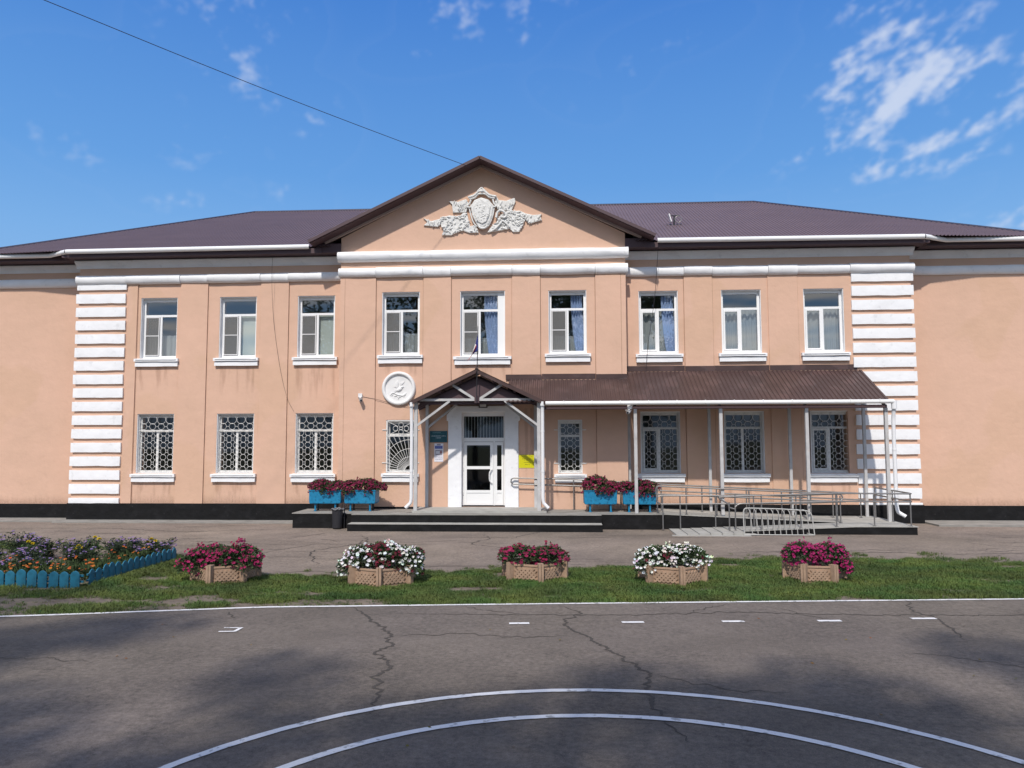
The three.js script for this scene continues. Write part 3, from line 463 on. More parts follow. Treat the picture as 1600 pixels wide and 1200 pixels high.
// entrance portal and door
{
  const s = new THREE.Shape([[-1.0, 0.5], [-1.0, 3.12], [-1.05, 3.14], [-1.05, 3.3], [-.8, 3.56], [.92, 3.56], [1.17, 3.3], [1.17, 3.14], [1.12, 3.12], [1.12, .5], [.74, .5], [.74, 3.4], [-.62, 3.4], [-.62, .5]].map(([x, y]) => new THREE.Vector2(x, y)));
  part('door_surround', new THREE.ExtrudeGeometry(s, { depth: 0.07, bevelEnabled: true, bevelThickness: 0.02, bevelSize: 0.02, bevelSegments: 2 }).translate(0, 0, 0.5), M.white, school);
  const d = sub('entrance_door', school, [0.06, 0.5, 0.42]); d.userData.label = 'white glazed entrance door with a narrow side leaf';
  const F = (x0, x1, y0, y1, z0 = -0.08, z1 = 0) => bx(x0, x1, y0, y1, z0, z1);
  part('door_frame', [F(-.679, -.61, 0.04, 2.899), F(.61, .679, 0.04, 2.899), F(-.61, .61, 2.76, 2.899), F(-.61, .61, 1.98, 2.1), F(.3, .345, .04, 1.98)], M.pvc, d);
  part('door_leaf', [F(-.605, -.52, .05, 1.97, -.07, .012), F(.2, .295, .05, 1.97, -.07, .012), F(-.52, .2, 1.87, 1.97, -.07, .012), F(-.52, .2, 1.14, 1.23, -.07, .012), F(-.52, .2, .42, .5, -.07, .012), F(-.52, .2, .05, .13, -.07, .012), F(-.52, .2, .13, .42, -.05, -.006)], M.pvc, d);
  part('side_leaf', [F(.35, .41, .05, 1.97, -.07, .012), F(.55, .605, .05, 1.97, -.07, .012), F(.41, .55, 1.87, 1.97, -.07, .012), F(.41, .55, 1.14, 1.23, -.07, .012), F(.41, .55, .42, .5, -.07, .012), F(.41, .55, .05, .13, -.07, .012), F(.41, .55, .13, .42, -.05, -.006)], M.pvc, d);
  for (const [a, b, c, e] of [[-.52, .2, 1.23, 1.87], [-.52, .2, .5, 1.14], [.41, .55, 1.23, 1.87], [.41, .55, .5, 1.14], [-.61, .61, 2.1, 2.76]]) part('pane', new THREE.PlaneGeometry(b - a, e - c).translate((a + b) / 2, (c + e) / 2, -0.03), M.oldGlass, d);
  part('blind_slats', Array.from({ length: 13 }, (_, i) => bx(-.58 + i * .094, -.572 + i * .094, 2.1, 2.76, -.16, -.13)), M.pvc, d);
  part('handle', tube([V(.25, 1.14, .01), V(.25, 1.13, .06), V(.19, 1.05, .075), V(.18, .92, .075), V(.19, .8, .075), V(.25, .72, .06), V(.25, .71, .01)], 0.017, 28, 8), M.plasticWhite, d);
  part('hinge', [.35, 1.1, 1.75].map((y) => bar(V(-.625, y, .012), V(-.625, y + .1, .012), .014)), M.pvc, d);
  part('threshold', bx(-.679, .679, 0.002, .04, -.1, .02), M.darkMetal, d);
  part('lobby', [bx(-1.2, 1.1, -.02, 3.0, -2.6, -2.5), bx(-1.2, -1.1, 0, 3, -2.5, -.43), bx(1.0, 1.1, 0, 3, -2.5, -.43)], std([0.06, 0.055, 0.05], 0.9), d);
}

// medallion with a bird on a branch
{
  const m = sub('medallion', school, [-2.57, 4.13, 0.5]); m.userData.label = 'round white plaster medallion with a bird in relief';
  part('disc', new THREE.LatheGeometry([[0, 0.035], [.4, 0.035], [.415, .04], [.43, .085], [.46, .1], [.5, .095], [.525, .06], [.53, 0]].map(([x, y]) => new THREE.Vector2(x, y)).reverse(), 56).rotateX(Math.PI / 2), M.medal, m);
  const B = [], e = (x, y, rx, ry, rz, rot) => B.push(new THREE.SphereGeometry(1, 12, 8).scale(rx, ry, rz).rotateZ(rot).translate(x, y, 0.036));
  e(.02, -.03, .11, .065, .05, .5); e(.1, .04, .05, .045, .045, 0); e(.15, .05, .03, .012, .02, -.2);
  for (let i = 0; i < 6; i++) e(-.09 + i * .012, .04 + i * .028, .085, .018, .025, 2.75 - i * .18);
  for (let i = 0; i < 5; i++) e(.06 + i * .02, .12 + i * .012, .075, .016, .022, 1.7 - i * .2);
  for (let i = 0; i < 4; i++) e(-.1 - i * .01, -.1 + i * .012, .07, .014, .02, .5 + i * .18);
  part('bird', B, M.medal, m);
  const L = [tube([V(-.26, -.2, .04), V(-.17, -.13, .045), V(-.05, -.19, .045), V(.08, -.215, .045), V(.22, -.2, .04)], .018, 24, 6)];
  for (const [x, y, a] of [[-.1, -.23, .2], [-.02, -.26, -.7], [.06, -.25, .5], [.14, -.24, -.3], [-.2, -.2, 1.0], [.2, -.17, .4], [0, -.29, 1.1]]) L.push(new THREE.SphereGeometry(1, 10, 6).scale(.05, .014, .018).rotateZ(a).translate(x, y, .042));
  part('branch', L, M.medal, m);
}
// the crest in the gable
{
  const e = sub('gable_relief', school, [0, 0, 0.5]); e.userData.label = 'large white plaster crest with shield, ribbons and foliage in the gable';
  const X = (u) => (u - 783) * 0.00263 + 0.0, Y = (v) => 10.43 - (v - 61) * 0.00268, P = (a) => a.map(([u, v]) => [X(u), Y(v)]);
  const inside = (pts, x, y) => { let c = false; for (let i = 0, j = pts.length - 1; i < pts.length; j = i++) if ((pts[i][1] > y) !== (pts[j][1] > y) && x < (pts[j][0] - pts[i][0]) * (y - pts[i][1]) / (pts[j][1] - pts[i][1]) + pts[i][0]) c = !c; return c; };
  srand(51);
  part('shield', [polyPrism(P([[655, 290], [700, 215], [780, 185], [870, 215], [930, 285], [915, 400], [880, 500], [800, 545], [735, 520], [675, 400]]), 0.13, 0.035), polyPrism(P([[690, 300], [725, 240], [790, 215], [850, 240], [895, 300], [880, 400], [845, 480], [795, 505], [745, 480], [705, 400]]), 0.17, 0.02),
    ...Array.from({ length: 26 }, () => { const u = rr(715, 870), v = rr(270, 460); return new THREE.SphereGeometry(1, 8, 6).scale(rr(.03, .07), rr(.012, .03), .018).rotateZ(rr(-1.5, 1.5)).translate(X(u), Y(v), .168); })], M.relief, e);
  const T = (pts, r, z = 0.1) => tube(pts.map(([u, v]) => V(X(u), Y(v), z)), r, 30, 7);
  part('crown_moulding', [T([[625, 185], [700, 160], [745, 120], [785, 105], [830, 120], [880, 160], [960, 180]], .04, .11), T([[640, 200], [700, 190], [740, 150], [790, 140], [840, 150], [880, 185], [945, 200]], .03, .1), T([[735, 120], [760, 95], [785, 75], [810, 95], [835, 120]], .03, .12), new THREE.SphereGeometry(.05, 10, 8).translate(X(787), Y(112), .12), new THREE.SphereGeometry(.03, 10, 8).translate(X(787), Y(72), .08), T([[660, 210], [640, 260], [610, 290], [650, 300], [670, 270]], .03), T([[920, 210], [935, 260], [960, 290], [920, 300], [905, 270]], .03)], M.relief, e);
  part('scroll', [T([[745, 520], [770, 545], [800, 555], [835, 545], [860, 520]], .035, .12), T([[640, 310], [660, 400], [690, 480], [730, 530]], .022, .08), T([[935, 310], [920, 400], [890, 480], [860, 530]], .022, .08), T([[960, 430], [975, 370], [1010, 345], [1050, 360], [1080, 400], [1060, 430], [1020, 420]], .04, .1), T([[900, 590], [950, 560], [1010, 500], [1040, 470], [1100, 520], [1120, 545]], .03, .1)], M.relief, e);
  const clusters = [['banner', [[390, 215], [500, 225], [600, 195], [640, 260], [600, 355], [440, 355], [430, 260]]], ['banner', [[960, 160], [990, 215], [1080, 225], [1180, 190], [1190, 240], [1140, 350], [980, 330], [940, 260]]],
    ['foliage', [[290, 410], [400, 385], [520, 400], [560, 360], [610, 360], [630, 450], [650, 520], [720, 500], [750, 600], [640, 600], [560, 570], [480, 595], [420, 625], [310, 620], [330, 560], [300, 510]]], ['foliage', [[960, 480], [990, 420], [1080, 350], [1240, 345], [1330, 390], [1290, 490], [1230, 600], [1160, 600], [1120, 560], [1000, 580], [850, 600], [900, 530]]],
    ['ribbon', [[85, 410], [180, 450], [300, 420], [310, 480], [260, 520], [90, 500], [135, 460]]], ['ribbon', [[1310, 380], [1400, 400], [1500, 395], [1475, 430], [1505, 465], [1350, 505], [1300, 450]]]];
  for (const [name, poly] of clusters) {
    const q = P(poly), G = [polyPrism(q, 0.06, 0.02)], xs = q.map((p) => p[0]), ys = q.map((p) => p[1]), n = Math.round((Math.max(...xs) - Math.min(...xs)) * (Math.max(...ys) - Math.min(...ys)) * (name === 'foliage' ? 200 : 150));
    for (let i = 0; i < n; i++) { const x = rr(Math.min(...xs), Math.max(...xs)), y = rr(Math.min(...ys), Math.max(...ys)); if (!inside(q, x, y)) continue; const a = name === 'foliage' ? Math.atan2(y - 9.75, x) + rr(-.7, .7) + (rnd() < .25 ? 1.5 : 0) : Math.PI / 2 + rr(-.3, .3), l = name === 'foliage' ? rr(.04, .085) : rr(.05, .09); if (!inside(q, x + Math.cos(a) * l * .35, y + Math.sin(a) * l * .35) || !inside(q, x - Math.cos(a) * l * .35, y - Math.sin(a) * l * .35)) continue; G.push(new THREE.SphereGeometry(1, 8, 6).scale(l, rr(.016, .03), rr(.03, .055)).rotateZ(a).translate(x, y, 0.055)); }
    part(name, G, M.relief, e);
  }
}

// roofs of ribbed sheet
function ribbed(u0, u1, lower, upper, up, h = 0.014, period = 0.115) {
  const pos = [], idx = [], prof = [[0, 0], [0.28, 0], [0.4, 1], [0.74, 1], [0.86, 0]]; let n = 0;
  for (let u = u0; u < u1; u += period) for (const [f, k] of prof) { const uu = Math.min(u1, u + f * period), a = lower(uu), b = upper(uu); pos.push(a.x + up.x * h * k, a.y + up.y * h * k, a.z + up.z * h * k, b.x + up.x * h * k, b.y + up.y * h * k, b.z + up.z * h * k); n++; }
  for (let i = 0; i < n - 1; i++) { const a = i * 2; idx.push(a, a + 2, a + 1, a + 1, a + 2, a + 3); }
  const g = new THREE.BufferGeometry(); g.setAttribute('position', new THREE.Float32BufferAttribute(pos, 3)); g.setIndex(idx);
  const f = g.toNonIndexed(); f.computeVertexNormals(); return f;
}
const tri = (...p) => { const g = new THREE.BufferGeometry(); g.setAttribute('position', new THREE.Float32BufferAttribute(p.flatMap((q) => [q.x, q.y, q.z]), 3)); g.computeVertexNormals(); return g; };
const RY = 12.08, RZ = -6.8, EY = 8.62, EX = 17.6, RX = 10.25;
const eave = (x) => Math.abs(x) < 4.75 ? V(x, EY + 0.466 * 0.82, -0.2) : V(x, EY, Math.abs(x) < 13.6 ? 0.62 : 0.62 - 0.4 * (Math.abs(x) - 13.6) / (EX - 13.6));
const ridge = (x) => { const a = Math.abs(x); if (a <= RX) return V(x, RY, RZ); const t = (a - RX) / (EX - RX), E = eave(EX * Math.sign(x)); return V(x, RY + (E.y - RY) * t, RZ + (E.z - RZ) * t); };
M.roof.side = M.canopyRoof.side = THREE.DoubleSide;
part('roof', [ribbed(-EX, EX, eave, ridge, V(0, 0.906, 0.423), 0.026), tri(V(-RX, RY, RZ), V(-EX, EY, -14), V(-EX, EY, .22)), tri(V(RX, RY, RZ), V(EX, EY, .22), V(EX, EY, -14)), tri(V(RX, RY, RZ), V(EX, EY, -14), V(-EX, EY, -14)), tri(V(RX, RY, RZ), V(-EX, EY, -14), V(-RX, RY, RZ))], M.roof, school);
part('ridge_cap', [bar(V(-RX, RY + .015, RZ), V(RX, RY + .015, RZ), 0.05, 6), bar(V(-RX, RY + .015, RZ), V(-EX, EY + .02, .22), 0.05, 6), bar(V(RX, RY + .015, RZ), V(EX, EY + .02, .22), 0.05, 6)], std([0.03, 0.03, 0.06], 0.5), school);
// the gable roof over the entrance bay
const GZ = 1.06, GA = 11.25, GX = 5.32, GS = 0.478, gy = (x) => GA - GS * Math.abs(x);
for (const s of [-1, 1]) {
  const up = V(s * 0.445, 0.895, 0);
  part('gable_roof', ribbed(-5.6, GZ, (z) => V(s * GX, gy(GX), z), (z) => V(0, GA, z), up), M.roof, school);
  part('gable_soffit', [0, 1, 2, 3].map((k) => polyPrism(s < 0 ? [[-GX + .03, gy(GX) - .1], [0, GA - .1], [0, GA - .012], [-GX + .03, gy(GX) - .012]] : [[GX - .03, gy(GX) - .1], [GX - .03, gy(GX) - .012], [0, GA - .012], [0, GA - .1]], 0.135, 0, 0.505 + k * 0.138)), M.soffit, school);
  part('verge_trim', bar(V(0, GA - .045, GZ + .012), V(s * GX, gy(GX) - .045, GZ + .012), 0.045, 4, true), M.soffit, school);
  part('gable_trim', bar(V(0, GA - .14, .56), V(s * 4.95, gy(4.95) - .14, .56), 0.042, 4, true), M.trim, school);
}
for (const s of [-1, 1]) {
  const a = 4.45, b = 13.55, S = (p, q) => (s > 0 ? [p, q] : [-q, -p]);
  part('eave_return', bx(...S(a, 5.26), 8.47, 8.72, 0.02, 0.56), M.soffit, school);
  part('eave_soffit', [bx(...S(a, b), 8.44, 8.47, -0.02, 0.56), bx(...S(b, EX), 8.44, 8.47, -0.52, 0.16)], M.soffit, school);
  part('fascia', [bx(...S(a + .6, b), 8.42, 8.58, 0.56, 0.59), bx(...S(b, EX), 8.42, 8.58, 0.16, 0.19), bx(...S(b - .02, b + .01), 8.42, 8.58, .19, .56)], M.soffit, school);
  const half = (p, q) => { const g = new THREE.CylinderGeometry(0.075, 0.075, p.distanceTo(q), 10, 1, true, 0, Math.PI); g.rotateX(Math.PI).rotateY(-Math.PI / 2).rotateZ(Math.PI / 2); g.applyQuaternion(new THREE.Quaternion().setFromUnitVectors(V(1, 0, 0), q.clone().sub(p).normalize())); return g.translate((p.x + q.x) / 2, (p.y + q.y) / 2, (p.z + q.z) / 2); };
  const pts = [V(s * 5.42, 8.61, .67), V(s * 13.35, 8.585, .67), V(s * 14.15, 8.565, .3), V(s * EX, 8.56, .28)];
  for (let i = 0; i < 3; i++) part('gutter', s > 0 ? half(pts[i], pts[i + 1]) : half(pts[i + 1], pts[i]), M.gutter, school);
  for (let i = 0; i < 11; i++) part('gutter_bracket', bx(s * (5.9 + i * .72) - .012, s * (5.9 + i * .72) + .012, 8.6, 8.615, .58, .745), M.gutter, school);
}

// ───────────────────────── porch, canopy, steps, ramp ─────────────────────────
const steps = thing('entrance_steps', 'black painted concrete entrance steps and platform before the door', 'steps');
part('platform', [bx(-5.35, -3.54, 0, .41, .55, 1.94), bx(-3.54, 3.54, 0, .41, .55, 2.26), bx(3.54, 5.3, 0, .41, .55, 2.0)], M.black, steps);
part('step', bx(-3.54, 3.54, 0, .19, 2.262, 2.68), M.black, steps);
part('platform_slab', [bx(-5.37, -3.54, .411, .435, .54, 1.955), bx(-3.537, 3.537, .411, .435, .54, 2.275), bx(3.54, 5.31, .411, .435, .54, 2.015)], M.concrete, steps);
part('tread', bx(-3.53, 3.53, .191, .205, 2.264, 2.67), M.paleConcrete, steps);
part('porch_floor', bx(-1.88, 2.0, .436, .5, .54, 1.86), M.paleConcrete, steps);

const porch = thing('entrance_porch', 'brown gabled porch on grey posts over the entrance door', 'porch');
{
  const A = 4.56, ex = 1.97, ey = 3.62, sl = (A - ey) / ex, y = (x) => A - sl * Math.abs(x), zf = 1.99;
  for (const s of [-1, 1]) {
    const up = V(s * 0.43, 0.9, 0);
    part('roof_sheet', ribbed(.53, zf, (z) => V(s * ex, ey, z), (z) => V(0, A, z), up, 0.018, 0.13), M.canopyRoof, porch);
    part('verge_board', bar(V(0, A - .05, zf - .03), V(s * ex, ey - .05, zf - .03), 0.045, 4, true), M.canopyRoof, porch);
    part('purlin', [.5, 1.1, 1.7].map((x) => bx(s * x - .03, s * x + .03, y(x) - .14, y(x) - .05, .55, zf - .05)), M.soffit, porch);
    part('rafter', [.62, 1.1, 1.55].map((z) => bar(V(0, A - .17, z), V(s * (ex - .05), ey - .16, z), 0.03, 4, true)), M.soffit, porch);
    part('post', bx(s * 1.79 - .05, s * 1.79 + .05, .436, ey + .03, 1.74, 1.84), M.post, porch);
    part('post', bx(s * 1.66 - .045, s * 1.66 + .045, .436, ey + .1, .57, .66), M.post, porch);
    part('brace', bar(V(s * .8, 3.66, 1.8), V(s * 1.76, 2.95, 1.8), 0.032, 4, true), M.post, porch);
    part('brace', bar(V(s * .75, 3.62, .62), V(s * 1.63, 2.92, .62), 0.03, 4, true), M.post, porch);
    part('strut', bar(V(s * .08, 3.72, 1.8), V(s * .72, 4.13, 1.8), 0.035, 4, true), M.post, porch);
    part('side_beam', bx(s * 1.79 - .04, s * 1.79 + .04, ey - .01, ey + .07, .66, 1.74), M.post, porch);
    const px = s * 1.79 + (s < 0 ? -.11 : .11), k = s * .16;
    part('downpipe', [tube([V(px, 3.6, 1.95), V(px, 3.3, 1.9), V(px, 2.6, 1.87), V(px, 1.2, 1.87), V(px, .85, 1.87), V(px + k * .15, .72, 1.87), V(px + k, .58, 1.9)], .05, 60, 12, false, 0.2), bar(V(px, 3.5, 1.95), V(px, 3.62, 1.95), .065, 12), bar(V(px, 1.6, 1.87), V(px, 1.65, 1.87), .056, 12), bar(V(px, 2.75, 1.87), V(px, 2.8, 1.87), .056, 12)], M.pipe, porch);
  }
  part('ridge_cap', bar(V(0, A + .01, .53), V(0, A + .01, zf), .05, 6), M.canopyRoof, porch);
  part('tie_beam', [bx(-1.74, -.07, 3.66, 3.73, 1.76, 1.84), bx(.07, 1.74, 3.66, 3.73, 1.76, 1.84)], M.post, porch);
  part('king_plate', bx(-.07, .07, 3.6, 3.8, 1.75, 1.86), M.soffit, porch);
  part('infill', polyPrism([[-1.72, 3.6], [1.72, 3.6], [1.72, y(1.72) - .18], [0, A - .22], [-1.72, y(1.72) - .18]], 0.02, 0, 1.7), M.soffit, porch);
}
const canopy = thing('ramp_canopy', 'long lean-to canopy of brown ribbed sheet over the ramp', 'canopy');
{
  const sl = 0.543, y = (z) => 4.38 - sl * (z - .5), zE = 1.92, up = V(0, .88, .477);
  part('roof_sheet', ribbed(.85, 4.46, (x) => V(x, y(zE), zE), (x) => V(x, y(.545), .545), up, 0.022, 0.13), M.canopyRoof, canopy);
  part('roof_sheet', ribbed(4.47, 11.55, (x) => V(x, y(zE), zE), (x) => V(x, y(.05), .05), up, 0.022, 0.13), M.canopyRoof, canopy);
  const flash = (x0, x1, zw, yb) => bx(x0, x1, yb, yb + .16, zw, zw + .014);
  part('flashing', [flash(.75, 1.85, .536, y(.55) + .02), flash(1.86, 3.5, .503, y(.55) + .035), flash(3.51, 4.46, .536, y(.55) + .015), flash(4.44, 6.28, .004, y(.05) + .03), flash(6.29, 7.18, .036, y(.05) + .015), flash(7.19, 8.86, .004, y(.05) + .025), flash(8.87, 9.78, .036, y(.05) + .02), flash(9.79, 11.5, .004, y(.05) + .03)], M.canopyRoof, canopy);
  part('verge_board', bar(V(11.57, y(.05) - .02, .05), V(11.57, y(zE) - .02, zE), .035, 4, true), M.canopyRoof, canopy);
  for (const z of [.35, .8, 1.25]) part('purlin', bx(z < .5 ? 4.5 : .9, 11.5, y(z) - .1, y(z) - .03, z - .03, z + .03), M.soffit, canopy);
  part('front_beam', bx(1.95, 11.6, 3.4, 3.49, 1.7, 1.79), M.soffit, canopy);
  const rampTop = (x) => (x < 5.3 ? .436 : x < 10.2 ? .43 - .21 * (x - 5.3) / 4.9 : .22);
  for (const x of [4.56, 6.98, 9.38, 11.57]) { part('post', bx(x - .045, x + .045, rampTop(x), 3.4, 1.7, 1.79), M.post, canopy); part('post', bx(x - .085, x - .005, rampTop(x), y(.3) - .1, .24, .32), M.post, canopy); part('rafter', bar(V(x - .045, y(.3) - .14, .3), V(x, 3.45, 1.74), .03, 4, true), M.soffit, canopy); }
  const g = new THREE.CylinderGeometry(.058, .058, 9.72, 10, 1, true, 0, Math.PI).rotateX(Math.PI).rotateY(-Math.PI / 2).rotateZ(Math.PI / 2).translate(6.85, 3.57, 1.98);
  part('gutter', g, M.gutter, canopy);
  for (let i = 0; i < 12; i++) part('gutter_bracket', bx(2.5 + i * .8, 2.525 + i * .8, 3.55, 3.64, 2.0, 2.055), M.gutter, canopy);
  const px = 11.72;
  part('downpipe', [bar(V(px, 3.36, 1.96), V(px, 3.6, 1.96), .075, 12), tube([V(px, 3.45, 1.96), V(px, 3.1, 1.88), V(px, 2.4, 1.86), V(px, 1.2, 1.86), V(px, .7, 1.86), V(px + .03, .5, 1.88), V(px + .2, .38, 1.95)], .052, 60, 12, false, .2), bar(V(px, 1.1, 1.86), V(px, 1.15, 1.86), .06, 12), bar(V(px, 2.2, 1.86), V(px, 2.25, 1.86), .06, 12)], M.pipe, canopy);
}
const ramp = thing('wheelchair_ramp', 'switchback concrete ramp with black sides along the right facade', 'ramp');
{
  const slope = (x0, x1, ya, yb, z0, z1, low = 0) => polyPrism([[x0, low], [x1, low], [x1, yb], [x0, ya]], z1 - z0, 0, z0);
  part('ramp_body', [slope(5.3, 10.2, .41, .2, .06, 1.9), bx(10.2, 11.75, 0, .2, .06, 3.0), slope(7.25, 10.199, .07, .2, 2.0, 3.0)], M.black, ramp);
  part('upper_slope', polyPrism([[5.312, .411], [10.2, .201], [10.2, .222], [5.312, .433]], 1.855, 0, .06), M.paleConcrete, ramp);
  part('landing', bx(10.201, 11.77, .2, .222, .06, 3.015), M.paleConcrete, ramp);
  part('lower_slope', polyPrism([[7.25, .071], [10.2, .201], [10.2, .222], [7.25, .092]], 1.02, 0, 1.998), M.paleConcrete, ramp);
  srand(61);
  for (let i = 0; i < 6; i++) for (let j = 0; j < 4; j++) { const x = 5.42 + i * .3, z = 1.98 + j * .345, y = .012 + .07 * i / 6; part('tile', bx(x + .006, x + .292, 0, y + .018 + rr(0, .004), z + .006, z + .337).applyMatrix4(new THREE.Matrix4().makeShear(0, 0, 0, 0, 0.0, 0)), M.paleConcrete, ramp); }
  part('tile_edge', bx(5.3, 7.34, 0, .02, 3.362, 3.5), M.paleConcrete, ramp);
  part('tile_flare', polyPrism([[7.225, -1.98], [7.225, -3.36], [7.62, -3.36]], .03, 0, 0).rotateX(-Math.PI / 2), M.paleConcrete, ramp);
}
// handrails
function rails(name, label, lines, posts) {
  const t = thing(name, label, 'handrail', [0, 0, 0], 0, null);
  for (const p of lines) part('rail', tube(p.map((q) => V(...q)), .021, p.length * 14, 8, false, 0.1), M.steel, t);
  for (const [x, z, y0, y1] of posts) part('post', [bar(V(x, y0, z), V(x, y1, z), .019, 8), bar(V(x, y0, z), V(x, y0 + .012, z), .045, 10)], M.steel, t);
  return t;
}
const rt = (x) => (x < 5.3 ? .436 : x < 10.2 ? .435 - .21 * (x - 5.3) / 4.9 : .224), lt = (x) => (x > 10.2 ? .224 : Math.max(.02, .092 + .13 * (x - 7.25) / 2.95));
rails('handrail', 'steel wall handrail starting beside the yellow sign', [[[.98, 1.2, .68], [.93, 1.22, .68], [.9, 1.29, .68], [.93, 1.36, .68], [1.0, 1.38, .68], [2.8, 1.34, .68], [5.35, 1.2, .68], [11.3, .93, .68]], [[.98, 1.2, .68], [2.8, 1.15, .68], [5.35, 1.01, .68], [11.3, .74, .68]]], [[2.8, .68, rt(2.8), 1.34], ...[4.2, 5.4, 6.6, 7.9, 9.2, 10.4, 11.2].map((x) => [x, .68, rt(x), 1.2 - (x - 5.35) * .0454 + (x < 5.35 ? (5.35 - x) * .01 : 0)])]);
rails('handrail', 'steel handrail on the outer edge of the upper ramp run', [[[5.12, .95, 1.82], [5.1, 1.1, 1.82], [5.14, 1.2, 1.82], [5.3, 1.2, 1.82], [10.1, .99, 1.82], [10.25, .96, 1.82], [10.28, .86, 1.82], [10.2, .78, 1.82]], [[5.13, .98, 1.82], [10.2, .78, 1.82]]], [5.14, 5.95, 6.8, 7.7, 8.6, 9.4, 10.12].map((x) => [x, 1.82, rt(x), 1.2 - (x - 5.2) * .0428]));
rails('handrail', 'steel handrail between the two ramp runs', [[[5.2, .72, 2.12], [5.08, .8, 2.12], [5.1, .92, 2.12], [5.25, .95, 2.12], [8.9, .97, 2.12], [10.25, 1.02, 2.12]], [[5.2, .72, 2.12], [8.9, .75, 2.12], [10.25, .8, 2.12]]], [5.25, 5.73, 6.7, 7.75, 8.9, 10.1].map((x) => [x, 2.12, lt(x), .96]));
rails('handrail', 'steel handrail along the front and end of the lower ramp', [[[7.05, .66, 2.94], [6.9, .7, 2.94], [6.88, .8, 2.94], [6.7, .9, 2.94], [6.62, .97, 2.94], [7.2, 1.0, 2.94], [9.7, 1.08, 2.94], [11.62, 1.07, 2.94], [11.64, 1.08, 2.8], [11.64, 1.1, .6]], [[7.05, .7, 2.94], [7.2, .8, 2.94], [9.7, .87, 2.94], [11.62, .86, 2.94], [11.64, .87, 2.8], [11.64, .89, .6]]], [[6.9, 2.94, .03, .84], ...[7.06, 7.75, 8.77, 9.7, 10.68, 11.62].map((x) => [x, 2.94, lt(x), 1.05]), [11.64, 1.8, .224, 1.08], [11.64, .62, .224, 1.09]]);
// bicycle rack
{
  const t = thing('bicycle_rack', 'white metal bicycle rack of slanting bars before the ramp', 'bicycle rack', [7.2, 0, 3.25]);
  part('base_frame', [bar(V(-.02, .03, .12), V(1.78, .03, .12), .014), bar(V(0.1, .03, -.3), V(1.7, .03, -.3), .014), bar(V(-.02, .03, .12), V(.1, .03, -.3), .014), bar(V(1.78, .03, .12), V(1.7, .03, -.3), .014)], M.rackPaint, t);
  part('top_rail', tube([V(-.02, .03, .12), V(-.03, .6, .12), V(.0, .7, .12), V(.1, .72, .12), V(.9, .7, .12), V(1.55, .66, .12), V(1.68, .62, .12), V(1.73, .5, .12), V(1.78, .03, .12)], .015, 60, 8, false, .2), M.rackPaint, t);
  for (let i = 1; i < 12; i++) { const x = i * .145, y = .715 - .004 * i; part('rack_bar', tube([V(x + .05, .03, .12), V(x + .02, .4, .13), V(x - .01, y - .07, .13), V(x - .06, y, .1), V(x - .1, y - .03, 0), V(x - .06, .3, -.2), V(x - .03, .03, -.3)], .0105, 30, 6), M.rackPaint, t); }
}

// ───────────────────────── fittings on the facade ─────────────────────────
function printed(w, h, draw) {
  const c = document.createElement('canvas'); c.width = w; c.height = h; const x = c.getContext('2d'); draw(x, w, h);
  const t = new THREE.CanvasTexture(c); t.colorSpace = THREE.SRGBColorSpace; return std([1, 1, 1], 0.5, { map: t });
}
const scrawl = (x, cx, y, len, hgt, color) => { x.fillStyle = color; let p = cx - len / 2; while (p < cx + len / 2) { const w = hgt * (0.35 + rnd() * 0.5); x.fillRect(p, y - hgt * (0.8 + rnd() * 0.2), w * 0.6, hgt * 0.9); p += w * (rnd() < 0.12 ? 2 : 1.05); } };
function signBoard(name, label, cat, x0, x1, y0, y1, z, mat, body, d = 0.018) {
  const t = thing(name, label, cat, [(x0 + x1) / 2, y0, z]), w = x1 - x0, h = y1 - y0;
  part('board', bx(-w / 2, w / 2, 0, h, 0, d), body, t);
  part('print', new THREE.PlaneGeometry(w - .01, h - .01).translate(0, h / 2, d + .003), mat, t, 0);
  return t;
}
srand(71);
signBoard('wall_sign', 'dark teal name plate with white lines of text left of the door', 'sign', -1.59, -1.05, 2.46, 2.81, .537, printed(256, 164, (x, w, h) => { x.fillStyle = '#0d4a55'; x.fillRect(0, 0, w, h); x.strokeStyle = '#5d8d92'; x.lineWidth = 2; x.strokeRect(6, 6, w - 12, h - 12); scrawl(x, 100, 22, 120, 7, '#9fbcc0'); scrawl(x, w / 2, 40, 180, 5, '#5f8f96'); scrawl(x, w / 2, 76, 208, 10, '#dfe9ea'); scrawl(x, w / 2, 104, 80, 10, '#dfe9ea'); scrawl(x, w / 2, 132, 150, 4, '#3f7a82'); }), std([0.01, 0.07, 0.09], .5));
signBoard('notice_poster', 'white paper notice with a blue heading under the teal plate', 'poster', -1.45, -1.17, 1.87, 2.43, .537, printed(140, 280, (x, w, h) => { x.fillStyle = '#dcdce4'; x.fillRect(0, 0, w, h); x.fillStyle = '#8a8590'; x.fillRect(38, 6, 62, 22); x.fillStyle = '#3d4f98'; x.fillRect(8, 34, w - 18, 46); scrawl(x, w / 2, 50, 100, 7, '#aeb8de'); scrawl(x, w / 2, 68, 90, 7, '#aeb8de'); x.fillStyle = '#a9a4ac'; x.fillRect(12, 98, w - 26, 84); x.fillStyle = '#e4e2e6'; x.fillRect(26, 122, 58, 20); x.fillRect(26, 150, 58, 10); x.fillStyle = '#8e5a5e'; x.fillRect(92, 116, 26, 36); for (const y of [108, 172, 178]) scrawl(x, w / 2, y, 96, 6, '#6b6670'); for (const y of [208, 220, 242, 250]) scrawl(x, w / 2, y, 116, 7, '#5c5f74'); }), std([.7, .7, .72], .6), 0.004);
